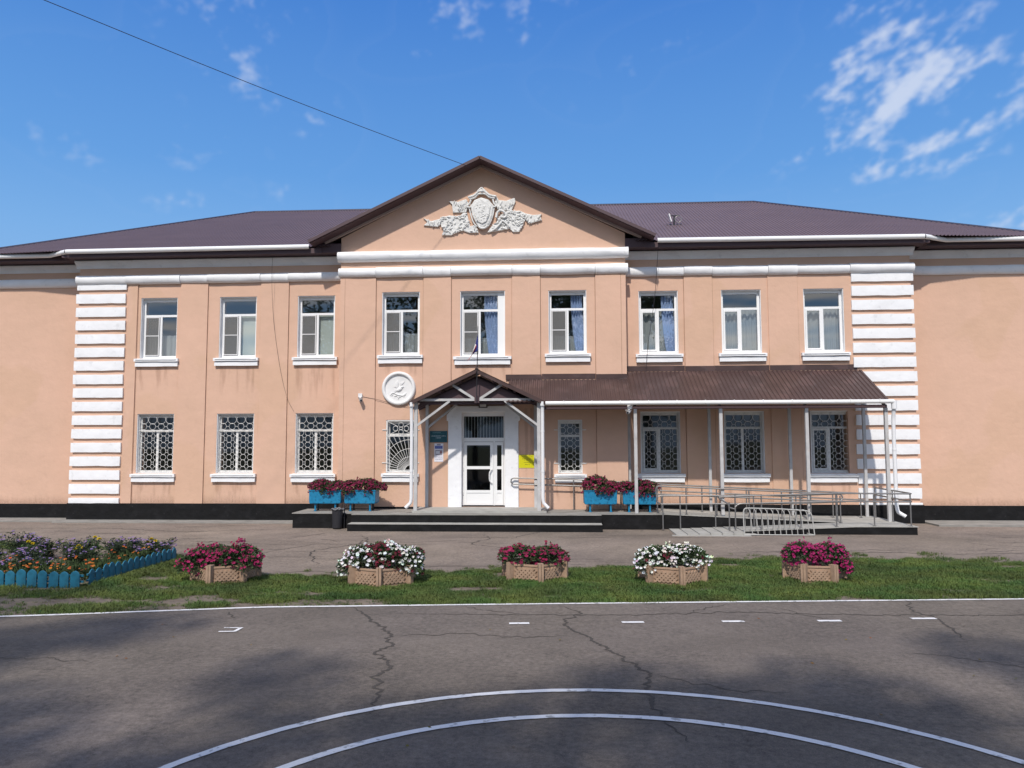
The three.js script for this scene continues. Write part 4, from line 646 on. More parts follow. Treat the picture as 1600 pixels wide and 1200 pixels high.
signBoard('notice_board', 'bright yellow notice plate with dark text right of the door', 'sign', 1.14, 1.67, 1.68, 2.08, .537, printed(256, 190, (x, w, h) => { x.fillStyle = '#c9c400'; x.fillRect(0, 0, w, h); x.strokeStyle = '#d8d43a'; x.lineWidth = 8; x.strokeRect(4, 4, w - 8, h - 8); for (const [y, l] of [[34, 160], [62, 162], [80, 104], [92, 34], [116, 104], [146, 72]]) scrawl(x, w / 2, y, l, 9, '#4a4a06'); }), std([.5, .48, .01], .5), 0.01);
function wallCamera(name, label, x, y, z, turn) {
  const t = thing(name, label, 'camera', [x, y, z], turn);
  part('mount', [bx(-.06, .06, -.02, .1, 0, .07), bar(V(0, 0, .05), V(0, -.06, .12), .018)], M.plasticWhite, t);
  part('housing', [bar(V(0, -.08, .06), V(.02, -.13, .24), .045, 14), bx(-.05, .06, -.065, -.055, .04, .26)], M.plasticWhite, t);
  part('lens', bar(V(.02, -.13, .24), V(.021, -.132, .247), .036, 14), M.darkMetal, t);
}
wallCamera('security_camera', 'small white security camera on the wall left of the medallion', -3.78, 3.88, .536, .3);
wallCamera('security_camera', 'small white security camera under the canopy eave by its first post', 4.42, 3.42, 1.8, -.5);
{ const t = thing('door_lamp', 'small square black framed lamp over the entrance door', 'lamp', [.06, 3.58, .6]);
  part('housing', [bx(-.13, .13, -.07, .07, 0, .05), bar(V(0, .04, 0), V(0, .1, -.02), .02)], M.darkMetal, t); part('lens', bx(-.1, .1, -.045, .045, .051, .06), std([.7, .7, .68], .3), t); part('glass_rim', [bx(-.115, .115, .047, .056, .051, .064), bx(-.115, .115, -.056, -.047, .051, .064)], M.darkMetal, t); }
{ const t = thing('flag', 'small white, blue and red flag hanging on a thin pole above the porch', 'flag', [0, 3.6, 1.98]);
  part('pole', bar(V(0, 0, 0), V(.05, 2.2, .06), .013, 8), M.darkMetal, t); part('finial', new THREE.ConeGeometry(.018, .08, 8).translate(.051, 2.24, .06), M.steel, t);
  const strip = (u0, u1) => { const nx = 8, ny = 20, pos = [], idx = [];
    for (let j = 0; j <= ny; j++) for (let i = 0; i <= nx; i++) { const u = u0 + (u1 - u0) * i / nx, v = j / ny, fold = Math.sin(u * 9 + v * 2.2) * .05 * (0.3 + v); pos.push(.045 - .05 * v * .2 - u * .42 * (0.25 + v * .75) + u * u * .12 + fold * .4, 2.0 - v * .5 - u * .34, .06 + fold + .02); }
    for (let j = 0; j < ny; j++) for (let i = 0; i < nx; i++) { const a = j * (nx + 1) + i, b = a + nx + 1; idx.push(a, b, a + 1, a + 1, b, b + 1); }
    const g = new THREE.BufferGeometry(); g.setAttribute('position', new THREE.Float32BufferAttribute(pos, 3)); g.setIndex(idx); g.computeVertexNormals(); return g; };
  const cl = (c) => phys(c, .9, { side: THREE.DoubleSide, transmission: .25, thickness: 0 });
  part('blue_stripe', strip(.0, .34), cl([.02, .03, .2]), t); part('white_stripe', strip(.34, .74), cl([.75, .75, .72]), t); part('red_stripe', strip(.74, 1), cl([.45, .02, .03]), t); }
{ const t = thing('roof_antenna', 'dark antenna mast with a white panel and a wire ring on the right roof slope', 'antenna', [6.33, 9.8, -1.95]);
  part('foot', [bar(V(-.26, 0, 0), V(.24, .01, 0), .03, 6, true), bar(V(.24, .01, 0), V(.3, -.05, .1), .02)], M.darkMetal, t); part('mast', bar(V(0, -.05, 0), V(.02, .34, 0), .028), M.darkMetal, t); part('arm', bar(V(-.15, .35, 0), V(.2, .35, 0), .02), M.darkMetal, t);
  part('panel', new THREE.BoxGeometry(.035, .28, .2).rotateZ(.28).translate(-.13, .25, .03), M.plasticWhite, t); part('ring', new THREE.TorusGeometry(.11, .012, 8, 24).translate(.15, .22, .02), M.steel, t); part('lead', tube([V(.12, .0, .02), V(.2, -.1, .2), V(.34, -.2, .42), V(.6, -.3, .6)], .008, 20, 5), M.cable, t); }
const cable = (label, pts, r = .011, n = 60) => tag(part('cable', tube(pts.map((p) => V(...p)), r, n, 6), M.cable, scene), label, 'cable');
{ const a = V(-.29, 10.9, 1.08), b = V(-8.3, 11.67, 9.27), d = b.clone().sub(a), pts = []; for (let i = 0; i <= 12; i++) { const t = i / 12 * 3; pts.push([a.x + d.x * t, a.y + d.y * t - 0.12 * Math.sin(Math.PI * Math.min(t, 1)) * 0.6, a.z + d.z * t]); } cable('long dark overhead cable running from the gable up to the left', pts, .009, 90); }
cable('thin dark cable hanging down the facade to a lower left window', [[-6.78, 8.4, .2], [-6.78, 7.6, .2], [-6.75, 6.4, .06], [-6.53, 4.95, .05], [-6.28, 3.92, .03], [-6.05, 3.45, .0]], .0045);
cable('thin dark cable hanging from the eave past the first upper right window', [[5.47, 8.75, .66], [5.42, 7.6, .3], [5.36, 6.85, .16], [5.14, 5.44, .2], [5.08, 4.72, .12]], .0065);
cable('thin cable sagging from the security camera to the medallion', [[-3.7, 3.88, .545], [-3.2, 3.78, .54], [-2.6, 3.62, .545], [-1.9, 3.55, .55], [-1.75, 3.6, .6]], .006);

// ───────────────────────── planters and plants ─────────────────────────
class Cloud {                                            // collects small coloured faces
  constructor() { this.p = []; this.c = []; }
  face(a, b, c, col) { this.p.push(a.x, a.y, a.z, b.x, b.y, b.z, c.x, c.y, c.z); for (let i = 0; i < 3; i++) this.c.push(...col); }
  leaf(o, dir, side, l, w, col) { const t = o.clone().addScaledVector(dir, l), m = o.clone().addScaledVector(dir, l * .5), a = m.clone().addScaledVector(side, w / 2), b = m.clone().addScaledVector(side, -w / 2); this.face(o, a, t, col); this.face(o, t, b, col); }
  bloom(o, n, r, col, petals = 5, cup = .35, eye) {
    const s = V(rnd() - .5, rnd() - .5, rnd() - .5).cross(n).normalize(), t = n.clone().cross(s), c0 = o.clone().addScaledVector(n, -r * cup);
    for (let i = 0; i < petals; i++) {
      const a0 = (i + .06) / petals * 6.283, a1 = (i + .5) / petals * 6.283, a2 = (i + .94) / petals * 6.283, q = (a, k) => o.clone().addScaledVector(s, Math.cos(a) * r * k).addScaledVector(t, Math.sin(a) * r * k), k = rr(.85, 1.1), cc = col.map((v) => v * k);
      this.face(c0, q(a0, .82), q(a1, 1.05), cc); this.face(c0, q(a1, 1.05), q(a2, .82), cc);
    }
    if (eye) { const e = o.clone().addScaledVector(n, r * .1); for (let i = 0; i < 4; i++) { const a = i * 1.57, q = (x) => e.clone().addScaledVector(s, Math.cos(x) * r * .35).addScaledVector(t, Math.sin(x) * r * .35); this.face(e.clone().addScaledVector(n, r * .2), q(a), q(a + 1.57), eye); } }
  }
  mesh(name, mat, parent) { const g = new THREE.BufferGeometry(); g.setAttribute('position', new THREE.Float32BufferAttribute(this.p, 3)); g.setAttribute('color', new THREE.Float32BufferAttribute(this.c, 3)); g.computeVertexNormals(); const m = new THREE.Mesh(g, mat); m.name = parent === scene ? numbered(name) : name; m.castShadow = m.receiveShadow = true; parent.add(m); return m; }
}
const rdir = () => { const a = rr(0, 6.283), z = rr(-1, 1), k = Math.sqrt(1 - z * z); return V(Math.cos(a) * k, z, Math.sin(a) * k); };
const MAG = [.29, .004, .08], DARKRED = [.12, .003, .02], WHITE = [.72, .72, .72];
// a mound of petunias: lobes = [x, y, z, rx, ry, rz]
function petunia(label, pos, lobes, o = {}) {
  const low = pos[1] < .5, t = thing('petunia_plant', label, 'flowers', low ? [pos[0], .25, pos[2] + .28] : pos); if (low) t.scale.set(o.s ?? 1, .72, o.s ?? 1);
  const L = new Cloud(), B = new Cloud(), S = [];
  const vol = lobes.map((q) => (q[3] * q[4] + q[3] * q[5])), tot = vol.reduce((a, b) => a + b, 0), pick = () => { let k = rnd() * tot, i = 0; while (k > vol[i] && i < vol.length - 1) k -= vol[i++]; return lobes[i]; };
  for (let i = 0; i < Math.round(tot * (o.leaves ?? 5200)); i++) {
    const q = pick(), d = rdir(); if (d.y < -.45) d.y *= -1; const k = Math.pow(rnd(), .4) * .97, p = V(q[0] + d.x * q[3] * k, q[1] + d.y * q[4] * k, q[2] + d.z * q[5] * k), dir = d.clone().add(rdir().multiplyScalar(.8)).normalize(), g = rr(.6, 1.3);
    L.leaf(p, dir, rdir().cross(dir).normalize(), rr(.045, .085), rr(.026, .042), [.034 * g, .062 * g, .02 * g]);
  }
  const nb = Math.round(tot * (o.blooms ?? 300) * 1.75);
  for (let i = 0; i < nb; i++) {
    const q = pick(), d = rdir(); if (d.y < -.55) d.y *= -1; const bump = 1 + fbm(d.x * 2 + q[0] * 3, d.y * 2, d.z * 2 + pos[0], 2) * .35, k = rr(.92, 1.07) * bump, p = V(q[0] + d.x * q[3] * k, q[1] + d.y * q[4] * k, q[2] + d.z * q[5] * k);
    if (fbm(p.x * 4 + pos[0], p.y * 5, p.z * 4, 2) < (o.gap ?? -.16)) continue;
    const second = fbm(p.x * 2.6 + pos[0] * 3, p.y * 3, p.z * 2.6, 2) > (o.mix ?? 9), n = d.clone().add(V(0, .3, .35)).add(rdir().multiplyScalar(.55)).normalize(), g = rr(.65, 1.25), base = second ? DARKRED : (o.color ?? MAG);
    B.bloom(p, n, rr(.026, .04), base.map((v) => v * (o.color === WHITE && !second ? rr(.85, 1.05) : g)), 5, .5);
  }
  for (const [x, y, z, n, r] of o.sprigs ?? []) { const c = o.color ?? MAG; S.push(tube([V(x * .7, y - .16, z), V(x, y, z)], .004, 5, 4)); for (let i = 0; i < n; i++) { const p = V(x + rr(-r, r), y + rr(-r, r) * .8, z + rr(-r, r)); B.bloom(p, V(rr(-1, 1), .4, .8).normalize(), rr(.025, .036), c.map((v) => v * rr(.7, 1.2)), 5, .5); L.leaf(p, rdir(), V(1, 0, 0), .05, .025, [.05, .09, .03]); } }
  if (S.length) part('stem', S, std([.05, .08, .03], .8), t);
  L.mesh('leaves', M.leaf, t).userData.kind = 'stuff'; B.mesh('blossoms', M.bloom, t).userData.kind = 'stuff';
}
// six-sided concrete planters with carved panels
const panelGeo = (() => {
  const w = .5, h = .36, G = [bx(-w / 2, w / 2, 0, h, -.025, 0)], q = .03;
  for (const s of [-1, 1]) for (let i = -1; i < 6; i++) {
    const x0 = -w / 2 + .06 + i * .075, a = V(x0, .07, .006), b = V(x0 + .2, .29, .006); if (s < 0) { a.x *= -1; b.x *= -1; }
    const lim = w / 2 - .05, cl = (p, r) => { if (Math.abs(p.x) > lim) { const t = (Math.sign(p.x) * lim - r.x) / (p.x - r.x); p.lerpVectors(r, p.clone(), t); } };
    if (Math.abs(a.x) > lim && Math.abs(b.x) > lim && a.x * b.x > 0) continue; cl(a, b.clone()); cl(b, a.clone());
    G.push(bar(a, b, q * .5, 4, true).translate(0, 0, s * .001));
  }
  G.push(bx(-w / 2 + .03, w / 2 - .03, .325, .35, 0, .012), bx(-w / 2 + .03, w / 2 - .03, .02, .045, 0, .012));
  for (let i = -1; i <= 1; i++) G.push(new THREE.TorusGeometry(.045, .01, 4, 4).translate(i * .15, .18, .012));
  return metricUV(merge(G));
})();
const flangeGeo = metricUV(bx(-.02, .02, 0, .4, 0, .13));
function concretePlanter(label, x, z, turn, R = .56) {
  const t = thing('concrete_planter', label, 'planter', [x, 0, z + .28], turn, 'concrete planters in a row on the lawn'); t.scale.y = .86;
  const ap = R * Math.cos(Math.PI / 6);
  for (let i = 0; i < 6; i++) {
    const a = (i + .5) * Math.PI / 3, m = new THREE.Mesh(panelGeo, M.planter); m.name = 'panel'; m.castShadow = m.receiveShadow = true; m.position.set(Math.sin(a) * ap, 0, Math.cos(a) * ap); m.rotation.y = a; m.scale.x = R / .54; t.add(m);
    for (const s of [-1, 1]) { const b = i * Math.PI / 3, f = new THREE.Mesh(flangeGeo, M.planter); f.name = 'corner_rib'; f.castShadow = f.receiveShadow = true; f.rotation.y = b; f.position.set(Math.sin(b) * (R - .05) + s * .024 * Math.cos(b), 0, Math.cos(b) * (R - .05) - s * .024 * Math.sin(b)); t.add(f); }
  }
  part('soil', new THREE.CylinderGeometry(R * .93, R * .93, .02, 6).translate(0, .3, 0), M.soil, t);
}
srand(81);
concretePlanter('concrete planter nearest the blue picket fence, holding sprawling magenta petunias', -3.62, 10.05, -.1, .52);
concretePlanter('concrete planter with white and dark red petunias, left of the middle one', -.75, 10.2, .12, .54);
concretePlanter('middle concrete planter of the row, holding a low clump of dark magenta petunias', 1.9, 9.62, .22, .54);
concretePlanter('concrete planter of mostly white petunias with the bicycle rack beyond it', 4.33, 9.85, .15, .53);
concretePlanter('rightmost concrete planter of the row, under a dense mound of magenta petunias', 6.85, 9.62, .4, .46);
petunia('sprawling magenta petunias in the planter nearest the blue picket fence', [-3.62, .3, 10.05], [[-.3, .2, 0, .5, .3, .5], [.25, .22, .05, .5, .28, .5], [-.55, .05, .3, .32, .3, .3], [.62, .1, .35, .22, .22, .25]], { s: .88, blooms: 300, gap: -.16, sprigs: [[.32, .66, .1, 9, .07], [.36, .55, .1, 10, .1], [-.55, .52, 0, 5, .06], [-.22, .54, .1, 6, .06], [.1, .52, 0, 6, .07], [.85, .1, .4, 5, .06], [-.85, .1, .3, 6, .08], [-.7, .4, .2, 6, .07]] });
petunia('white petunias with dark red clumps in the planter left of the middle', [-.75, .3, 10.2], [[-.3, .22, 0, .5, .34, .5], [.3, .22, 0, .5, .32, .5], [0, .3, -.1, .5, .3, .45], [-.68, .02, .2, .2, .26, .25], [.72, .05, .25, .16, .26, .2], [.68, .3, .1, .2, .22, .25]], { s: .86, color: WHITE, mix: .1, blooms: 330, gap: -.3, sprigs: [[.62, .5, .1, 6, .07], [-.7, .42, .1, 5, .07], [.05, .62, 0, 7, .08], [-.82, .22, .2, 4, .05]] });
petunia('dark magenta petunias in the middle concrete planter', [1.9, .3, 9.62], [[-.28, .2, .05, .38, .26, .4], [.25, .18, .05, .36, .26, .4]], { blooms: 360, gap: -.22, color: [.23, .003, .055], sprigs: [[-.3, .48, .1, 8, .07], [.28, .52, .1, 7, .08], [.42, .44, .1, 6, .06], [-.6, .32, .1, 5, .05], [.55, .2, .3, 4, .06], [.02, .42, .1, 4, .06]] });
petunia('white petunias with a few dark red ones in the fourth planter', [4.33, .3, 9.85], [[-.32, .2, 0, .42, .3, .45], [.3, .22, 0, .42, .3, .45], [-.55, .02, .25, .22, .2, .25], [.0, .24, 0, .4, .28, .4]], { s: .88, color: WHITE, mix: .16, blooms: 300, gap: -.24, sprigs: [[-.1, .58, 0, 6, .09], [.3, .56, 0, 5, .09], [-.75, .2, .2, 4, .06], [.72, .25, .2, 5, .07]] });
petunia('dense magenta petunias in the rightmost concrete planter', [6.85, .3, 9.62], [[-.3, .26, .05, .42, .32, .45], [.3, .24, .08, .44, .32, .45], [.55, .0, .3, .2, .24, .25]], { s: .78, blooms: 480, gap: -.45, color: [.3, .004, .1], sprigs: [[-.25, .62, 0, 5, .1], [.36, .66, .05, 4, .06], [.3, .56, .05, 7, .07], [.62, .42, .1, 5, .06]] });

// blue metal planters on the platform
const trough = (() => {
  const w = .46, h = .36, s = new THREE.Shape(); s.moveTo(-w, h / 2); s.lineTo(-w * .985, -h / 2 + .04); s.quadraticCurveTo(-w * .98, -h / 2, -w * .92, -h / 2); s.lineTo(w * .92, -h / 2); s.quadraticCurveTo(w * .98, -h / 2, w * .985, -h / 2 + .04); s.lineTo(w, h / 2); s.lineTo(-w, h / 2);
  return metricUV(new THREE.ExtrudeGeometry(s, { depth: .38, bevelEnabled: true, bevelThickness: .03, bevelSize: .02, bevelSegments: 3, curveSegments: 8 }).translate(0, .42, -.19));
})();
function bluePlanter(label, x, z, turn) {
  const t = thing('blue_planter', label, 'planter', [x, .436, z], turn, 'blue metal planters on the platform');
  const m = new THREE.Mesh(trough, M.bluePlanter); m.name = 'trough'; m.castShadow = m.receiveShadow = true; t.add(m);
  for (const [a, b] of [[-.3, .14], [.3, .14], [-.3, -.16], [.3, -.16]]) part('leg', [bar(V(a, .0, b), V(a * .98, .26, b), .028, 8), bar(V(a, 0, b), V(a, .02, b), .045, 8)], b > 0 ? M.bluePlanter : M.darkMetal, t);
  part('rim', [bx(-.49, .49, .6, .625, .215, .235), bx(-.49, .49, .6, .625, -.235, -.215)], M.bluePlanter, t);
}
bluePlanter('blue metal planter of crimson petunias at the left end of the platform', -4.58, 1.2, .04);
bluePlanter('blue metal planter of crimson petunias beside the black litter bin', -3.52, 1.18, -.06);
bluePlanter('blue metal planter of crimson petunias left of the pair by the ramp', 3.55, 1.3, .04);
bluePlanter('blue metal planter of crimson petunias at the top of the ramp', 4.68, 1.3, -.02);
const CR = [.17, .003, .044];
petunia('crimson petunias in the blue planter at the left end of the platform', [-4.55, 1.0, 1.2], [[-.2, .16, 0, .36, .2, .3], [.3, .14, 0, .3, .18, .3], [.02, .02, .24, .2, .17, .1]], { color: CR, blooms: 760, gap: -.3, sprigs: [[-.5, .18, .1, 5, .06], [-.5, .02, .2, 3, .05]] });
petunia('crimson petunias in the blue planter beside the black litter bin', [-3.52, 1.0, 1.18], [[-.3, .16, 0, .3, .18, .3], [.15, .18, 0, .38, .2, .3], [.5, .12, 0, .26, .14, .22], [-.34, .0, .25, .2, .14, .1], [.25, 0, .24, .12, .16, .1]], { color: CR, blooms: 720, gap: -.34, sprigs: [[-.1, .38, .05, 5, .06], [.72, .1, .1, 5, .05], [.3, .34, .05, 4, .06]] });
petunia('crimson petunias in the blue planter left of the pair by the ramp', [3.55, 1.0, 1.3], [[-.12, .2, 0, .4, .26, .32], [.3, .12, 0, .3, .2, .3], [.12, .02, .25, .25, .14, .1]], { color: [.19, .003, .046], blooms: 760, gap: -.4, sprigs: [[-.12, .46, 0, 5, .06], [.12, .44, 0, 3, .04], [-.5, .0, .2, 5, .05], [-.5, .15, .1, 5, .06]] });
petunia('crimson petunias in the blue planter at the top of the ramp', [4.68, 1.0, 1.3], [[-.36, .12, 0, .34, .18, .3], [.15, .14, 0, .42, .2, .3], [.18, -.02, .25, .25, .16, .1]], { color: CR, blooms: 700, gap: -.3, sprigs: [[.02, .36, 0, 4, .05], [.55, .1, .1, 6, .06], [-.15, -.12, .25, 3, .03], [.2, .32, 0, 4, .06]] });
{ const t = thing('litter_bin', 'black cylindrical litter bin standing against the left platform front', 'bin', [-3.98, 0, 2.12]);
  part('drum', new THREE.LatheGeometry([[0, .01], [.125, .01], [.14, .04], [.155, .52], [.165, .54], [.165, .56], [.15, .56], [.14, .5], [0, .45]].map(([a, b]) => new THREE.Vector2(a, b)), 24), M.darkMetal, t);
  const p = []; for (let i = 0; i <= 24; i++) { const a = i / 24 * 6.283; p.push(V(Math.cos(a) * (.165 + rnd() * .012), .55 + rnd() * .035, Math.sin(a) * (.165 + rnd() * .012))); }
  part('bin_liner', [tube(p.slice(0, 24), .02, 72, 6, true), new THREE.SphereGeometry(.13, 12, 8, 0, 6.3, 0, 1.4).scale(1, .4, 1).translate(0, .52, 0)], std([.16, .16, .17], .35), t);
  part('stand', [bar(V(.17, 0, -.1), V(.17, .68, -.1), .016), bar(V(-.14, .3, -.1), V(.17, .3, -.1), .012)], M.darkMetal, t); }

// picket fence round the flower bed
{
  const fence = thing('picket_fence', 'low bright blue picket fence around the flower bed', 'fence', [0, 0, 0]);
  const pick = (() => { const s = new THREE.Shape(); const w = .078, h = .29; s.moveTo(-w, 0); s.lineTo(w, 0); s.lineTo(w, h - .06); s.quadraticCurveTo(w * .7, h - .01, 0, h); s.quadraticCurveTo(-w * .7, h - .01, -w, h - .06); s.lineTo(-w, 0); return metricUV(new THREE.ExtrudeGeometry(s, { depth: .012, bevelEnabled: true, bevelThickness: .004, bevelSize: .004, bevelSegments: 1, curveSegments: 4 })); })();
  srand(91);
  const put = (x, z, ry) => { const m = new THREE.Mesh(pick, M.teal); m.name = 'picket'; m.castShadow = m.receiveShadow = true; m.position.set(x, rr(-.01, .012), z); m.rotation.set(rr(-.05, .03), ry + rr(-.05, .05), rr(-.03, .03)); m.scale.y = rr(.95, 1.06); fence.add(m); };
  for (let i = 0; i < 21; i++) put(-5.85 - i * .19, 11.22 + i * .002 + rr(-.01, .01), 0);
  for (let i = 0; i < 15; i++) put(-5.72 + i * .007, 10.98 - i * .19, Math.PI / 2);
  part('rail', [.09, .19].flatMap((y) => [bx(-9.8, -5.72, y, y + .035, 11.19, 11.208), bar(V(-5.72, y + .018, 11.1), V(-5.66, y + .018, 8.2), .015, 4, true)]), M.teal, fence);
}
// flower bed
{
  const beds = [[-9.6, 5.9], [-9.8, 11.0], [-5.85, 11.0], [-5.8, 8.3], [-7.4, 6.9]];
  const soil = new THREE.Mesh(metricUV(sheet(beds, 0.03)), M.soil); soil.name = 'flower_bed'; soil.receiveShadow = true; scene.add(soil); tag(soil, 'dark soil of the flower bed inside the blue picket fence', 'flower bed', null, 'structure');
  srand(101);
  const spots = [['leftmost tall lilac aster bush in the fenced bed', -8.75, 9.6, .82], ['lilac aster bush behind the blue fence with loose pale flowers', -8.05, 9.3, .52], ['lilac aster bush low behind the orange marigolds', -7.5, 10.0, .42], ['aster bush in the middle of the bed beside the yellow dahlias', -7.25, 9.0, .55], ['tall lilac aster bush right of the yellow dahlias', -6.65, 8.4, .6], ['dark leafy aster bush near the right end of the bed', -6.25, 7.9, .5], ['small lilac aster bush at the back left of the bed', -8.5, 8.3, .6], ['lilac aster bush at the left picture edge, low at the front', -8.9, 10.2, .4], ['leafy aster bush with few flowers filling the middle back of the bed', -7.0, 7.8, .5], ['dark leafy aster bush just behind the marigolds, left of the middle', -8.4, 9.9, .42], ['dark aster bush at the left picture edge behind the front one', -9.3, 9.4, .62], ['tall dark aster bush at the far back left of the bed', -9.2, 7.9, .7], ['sparse lilac aster bush between the back bushes', -7.7, 8.2, .55], ['rightmost lilac aster bush, by the end of the blue fence', -6.05, 8.25, .42]];
  for (const [label, x, z, h] of spots) {
    const t = thing('aster_bush', label, 'plant', [x, .02, z]); t.scale.y = .72; const L = new Cloud(), B = new Cloud(), S = [];
    for (let s = 0; s < 34; s++) {
      const a = rr(0, 6.283), rad = rr(.08, .42), hh = h * rr(.62, 1.05), tip = V(Math.cos(a) * rad, hh, Math.sin(a) * rad), foot = V(tip.x * .35, 0, tip.z * .35), mid = foot.clone().lerp(tip, .5).add(V(0, .03, 0));
      S.push(bar(foot, mid, .006, 4), bar(mid, tip, .004, 4));
      for (let i = 0; i < 52; i++) { const q = rr(.1, 1), p = foot.clone().lerp(tip, q).add(rdir().multiplyScalar(.05)), d = rdir(); d.y = Math.abs(d.y) * .6; d.normalize(); const g = rr(.5, 1.25); L.leaf(p, d, rdir().cross(d).normalize(), rr(.05, .1), rr(.016, .03), [.03 * g, .05 * g, .022 * g]); }
      if (rnd() < .34) for (let i = 0; i < 4; i++) B.bloom(tip.clone().add(rdir().multiplyScalar(.06)), V(rr(-.6, .6), 1, rr(.1, .9)).normalize(), rr(.02, .032), [.17 * rr(.8, 1.2), .115 * rr(.8, 1.2), .34], 8, .1, [.5, .3, .02]);
    }
    part('stems', S, std([.05, .07, .03], .8), t); L.mesh('leaves', M.leaf, t).userData.kind = 'stuff'; B.mesh('blossoms', M.bloom, t).userData.kind = 'stuff';
  }
  for (const [label, x, z, h] of [['topmost yellow dahlia between the aster bushes', -7.15, 8.6, .66], ['low double yellow dahlia in the middle of the bed', -7.3, 8.9, .48], ['yellow dahlia at the right end of the bed', -6.28, 8.0, .52], ['pale yellow dahlia at the left of the bed', -8.35, 8.9, .58]]) {
    const t = thing('yellow_dahlia', label, 'flower', [x, .02, z]); t.scale.y = .78; const B = new Cloud(), L = new Cloud();
    for (const [dx, dy] of [[0, 0], [.09, -.05], [-.07, -.08]].slice(0, rnd() < .5 ? 2 : 3)) { const c = V(dx, h + dy, 0); for (let i = 0; i < 46; i++) { const d = rdir(); if (d.y < -.3) d.y *= -1; B.leaf(c, d, rdir().cross(d).normalize(), rr(.04, .055), .03, [.62, .5 * rr(.8, 1.1), .015]); } }
    for (let i = 0; i < 120; i++) { const d = rdir(), p = V(rr(-.1, .1), rr(.1, h - .08), rr(-.1, .1)); L.leaf(p, d, rdir().cross(d).normalize(), .08, .04, [.05, .09, .03]); }
    part('stem', [bar(V(0, 0, 0), V(0, h, 0), .007, 5), bar(V(0, h * .6, 0), V(.09, h - .05, 0), .005, 5)], std([.05, .08, .03], .8), t); B.mesh('blossoms', M.bloom, t); L.mesh('leaves', M.leaf, t).userData.kind = 'stuff';
  }
  const L = new Cloud(), B = new Cloud();
  for (let i = 0; i < 230; i++) {
    let x, z; if (i < 150) { x = rr(-9.7, -5.95); z = rr(9.7, 11.0); } else { const q = rnd(); z = 10.6 - q * 2.3; x = -5.92 - rr(0, .8); }
    const h = rr(.2, .32), c = V(x, 0, z);
    for (let k = 0; k < 46; k++) { const d = rdir(); d.y = Math.abs(d.y); const p = c.clone().add(V(d.x * .1, d.y * h * .8, d.z * .1)), g = rr(.6, 1.3); L.leaf(p, d, rdir().cross(d).normalize(), rr(.05, .09), .025, [.042 * g, .07 * g, .022 * g]); }
    for (let k = 0; k < 2; k++) if (rnd() < (z > 10.4 ? .4 : .16)) B.bloom(c.clone().add(V(rr(-.1, .1), h + rr(-.03, .05), rr(-.1, .1))), V(rr(-.3, .3), 1, rr(.1, .7)).normalize(), rr(.02, .032), [.42 * rr(.8, 1.1), .09 * rr(.6, 1.5), .004], 7, -.25);
  }
  const mg = new THREE.Group(); mg.name = 'marigolds'; scene.add(mg); tag(mg, 'low orange marigolds growing along the inside of the blue fence', 'flowers', null, 'stuff');
  L.mesh('leaves', M.leaf, mg); B.mesh('blossoms', M.bloom, mg);
}
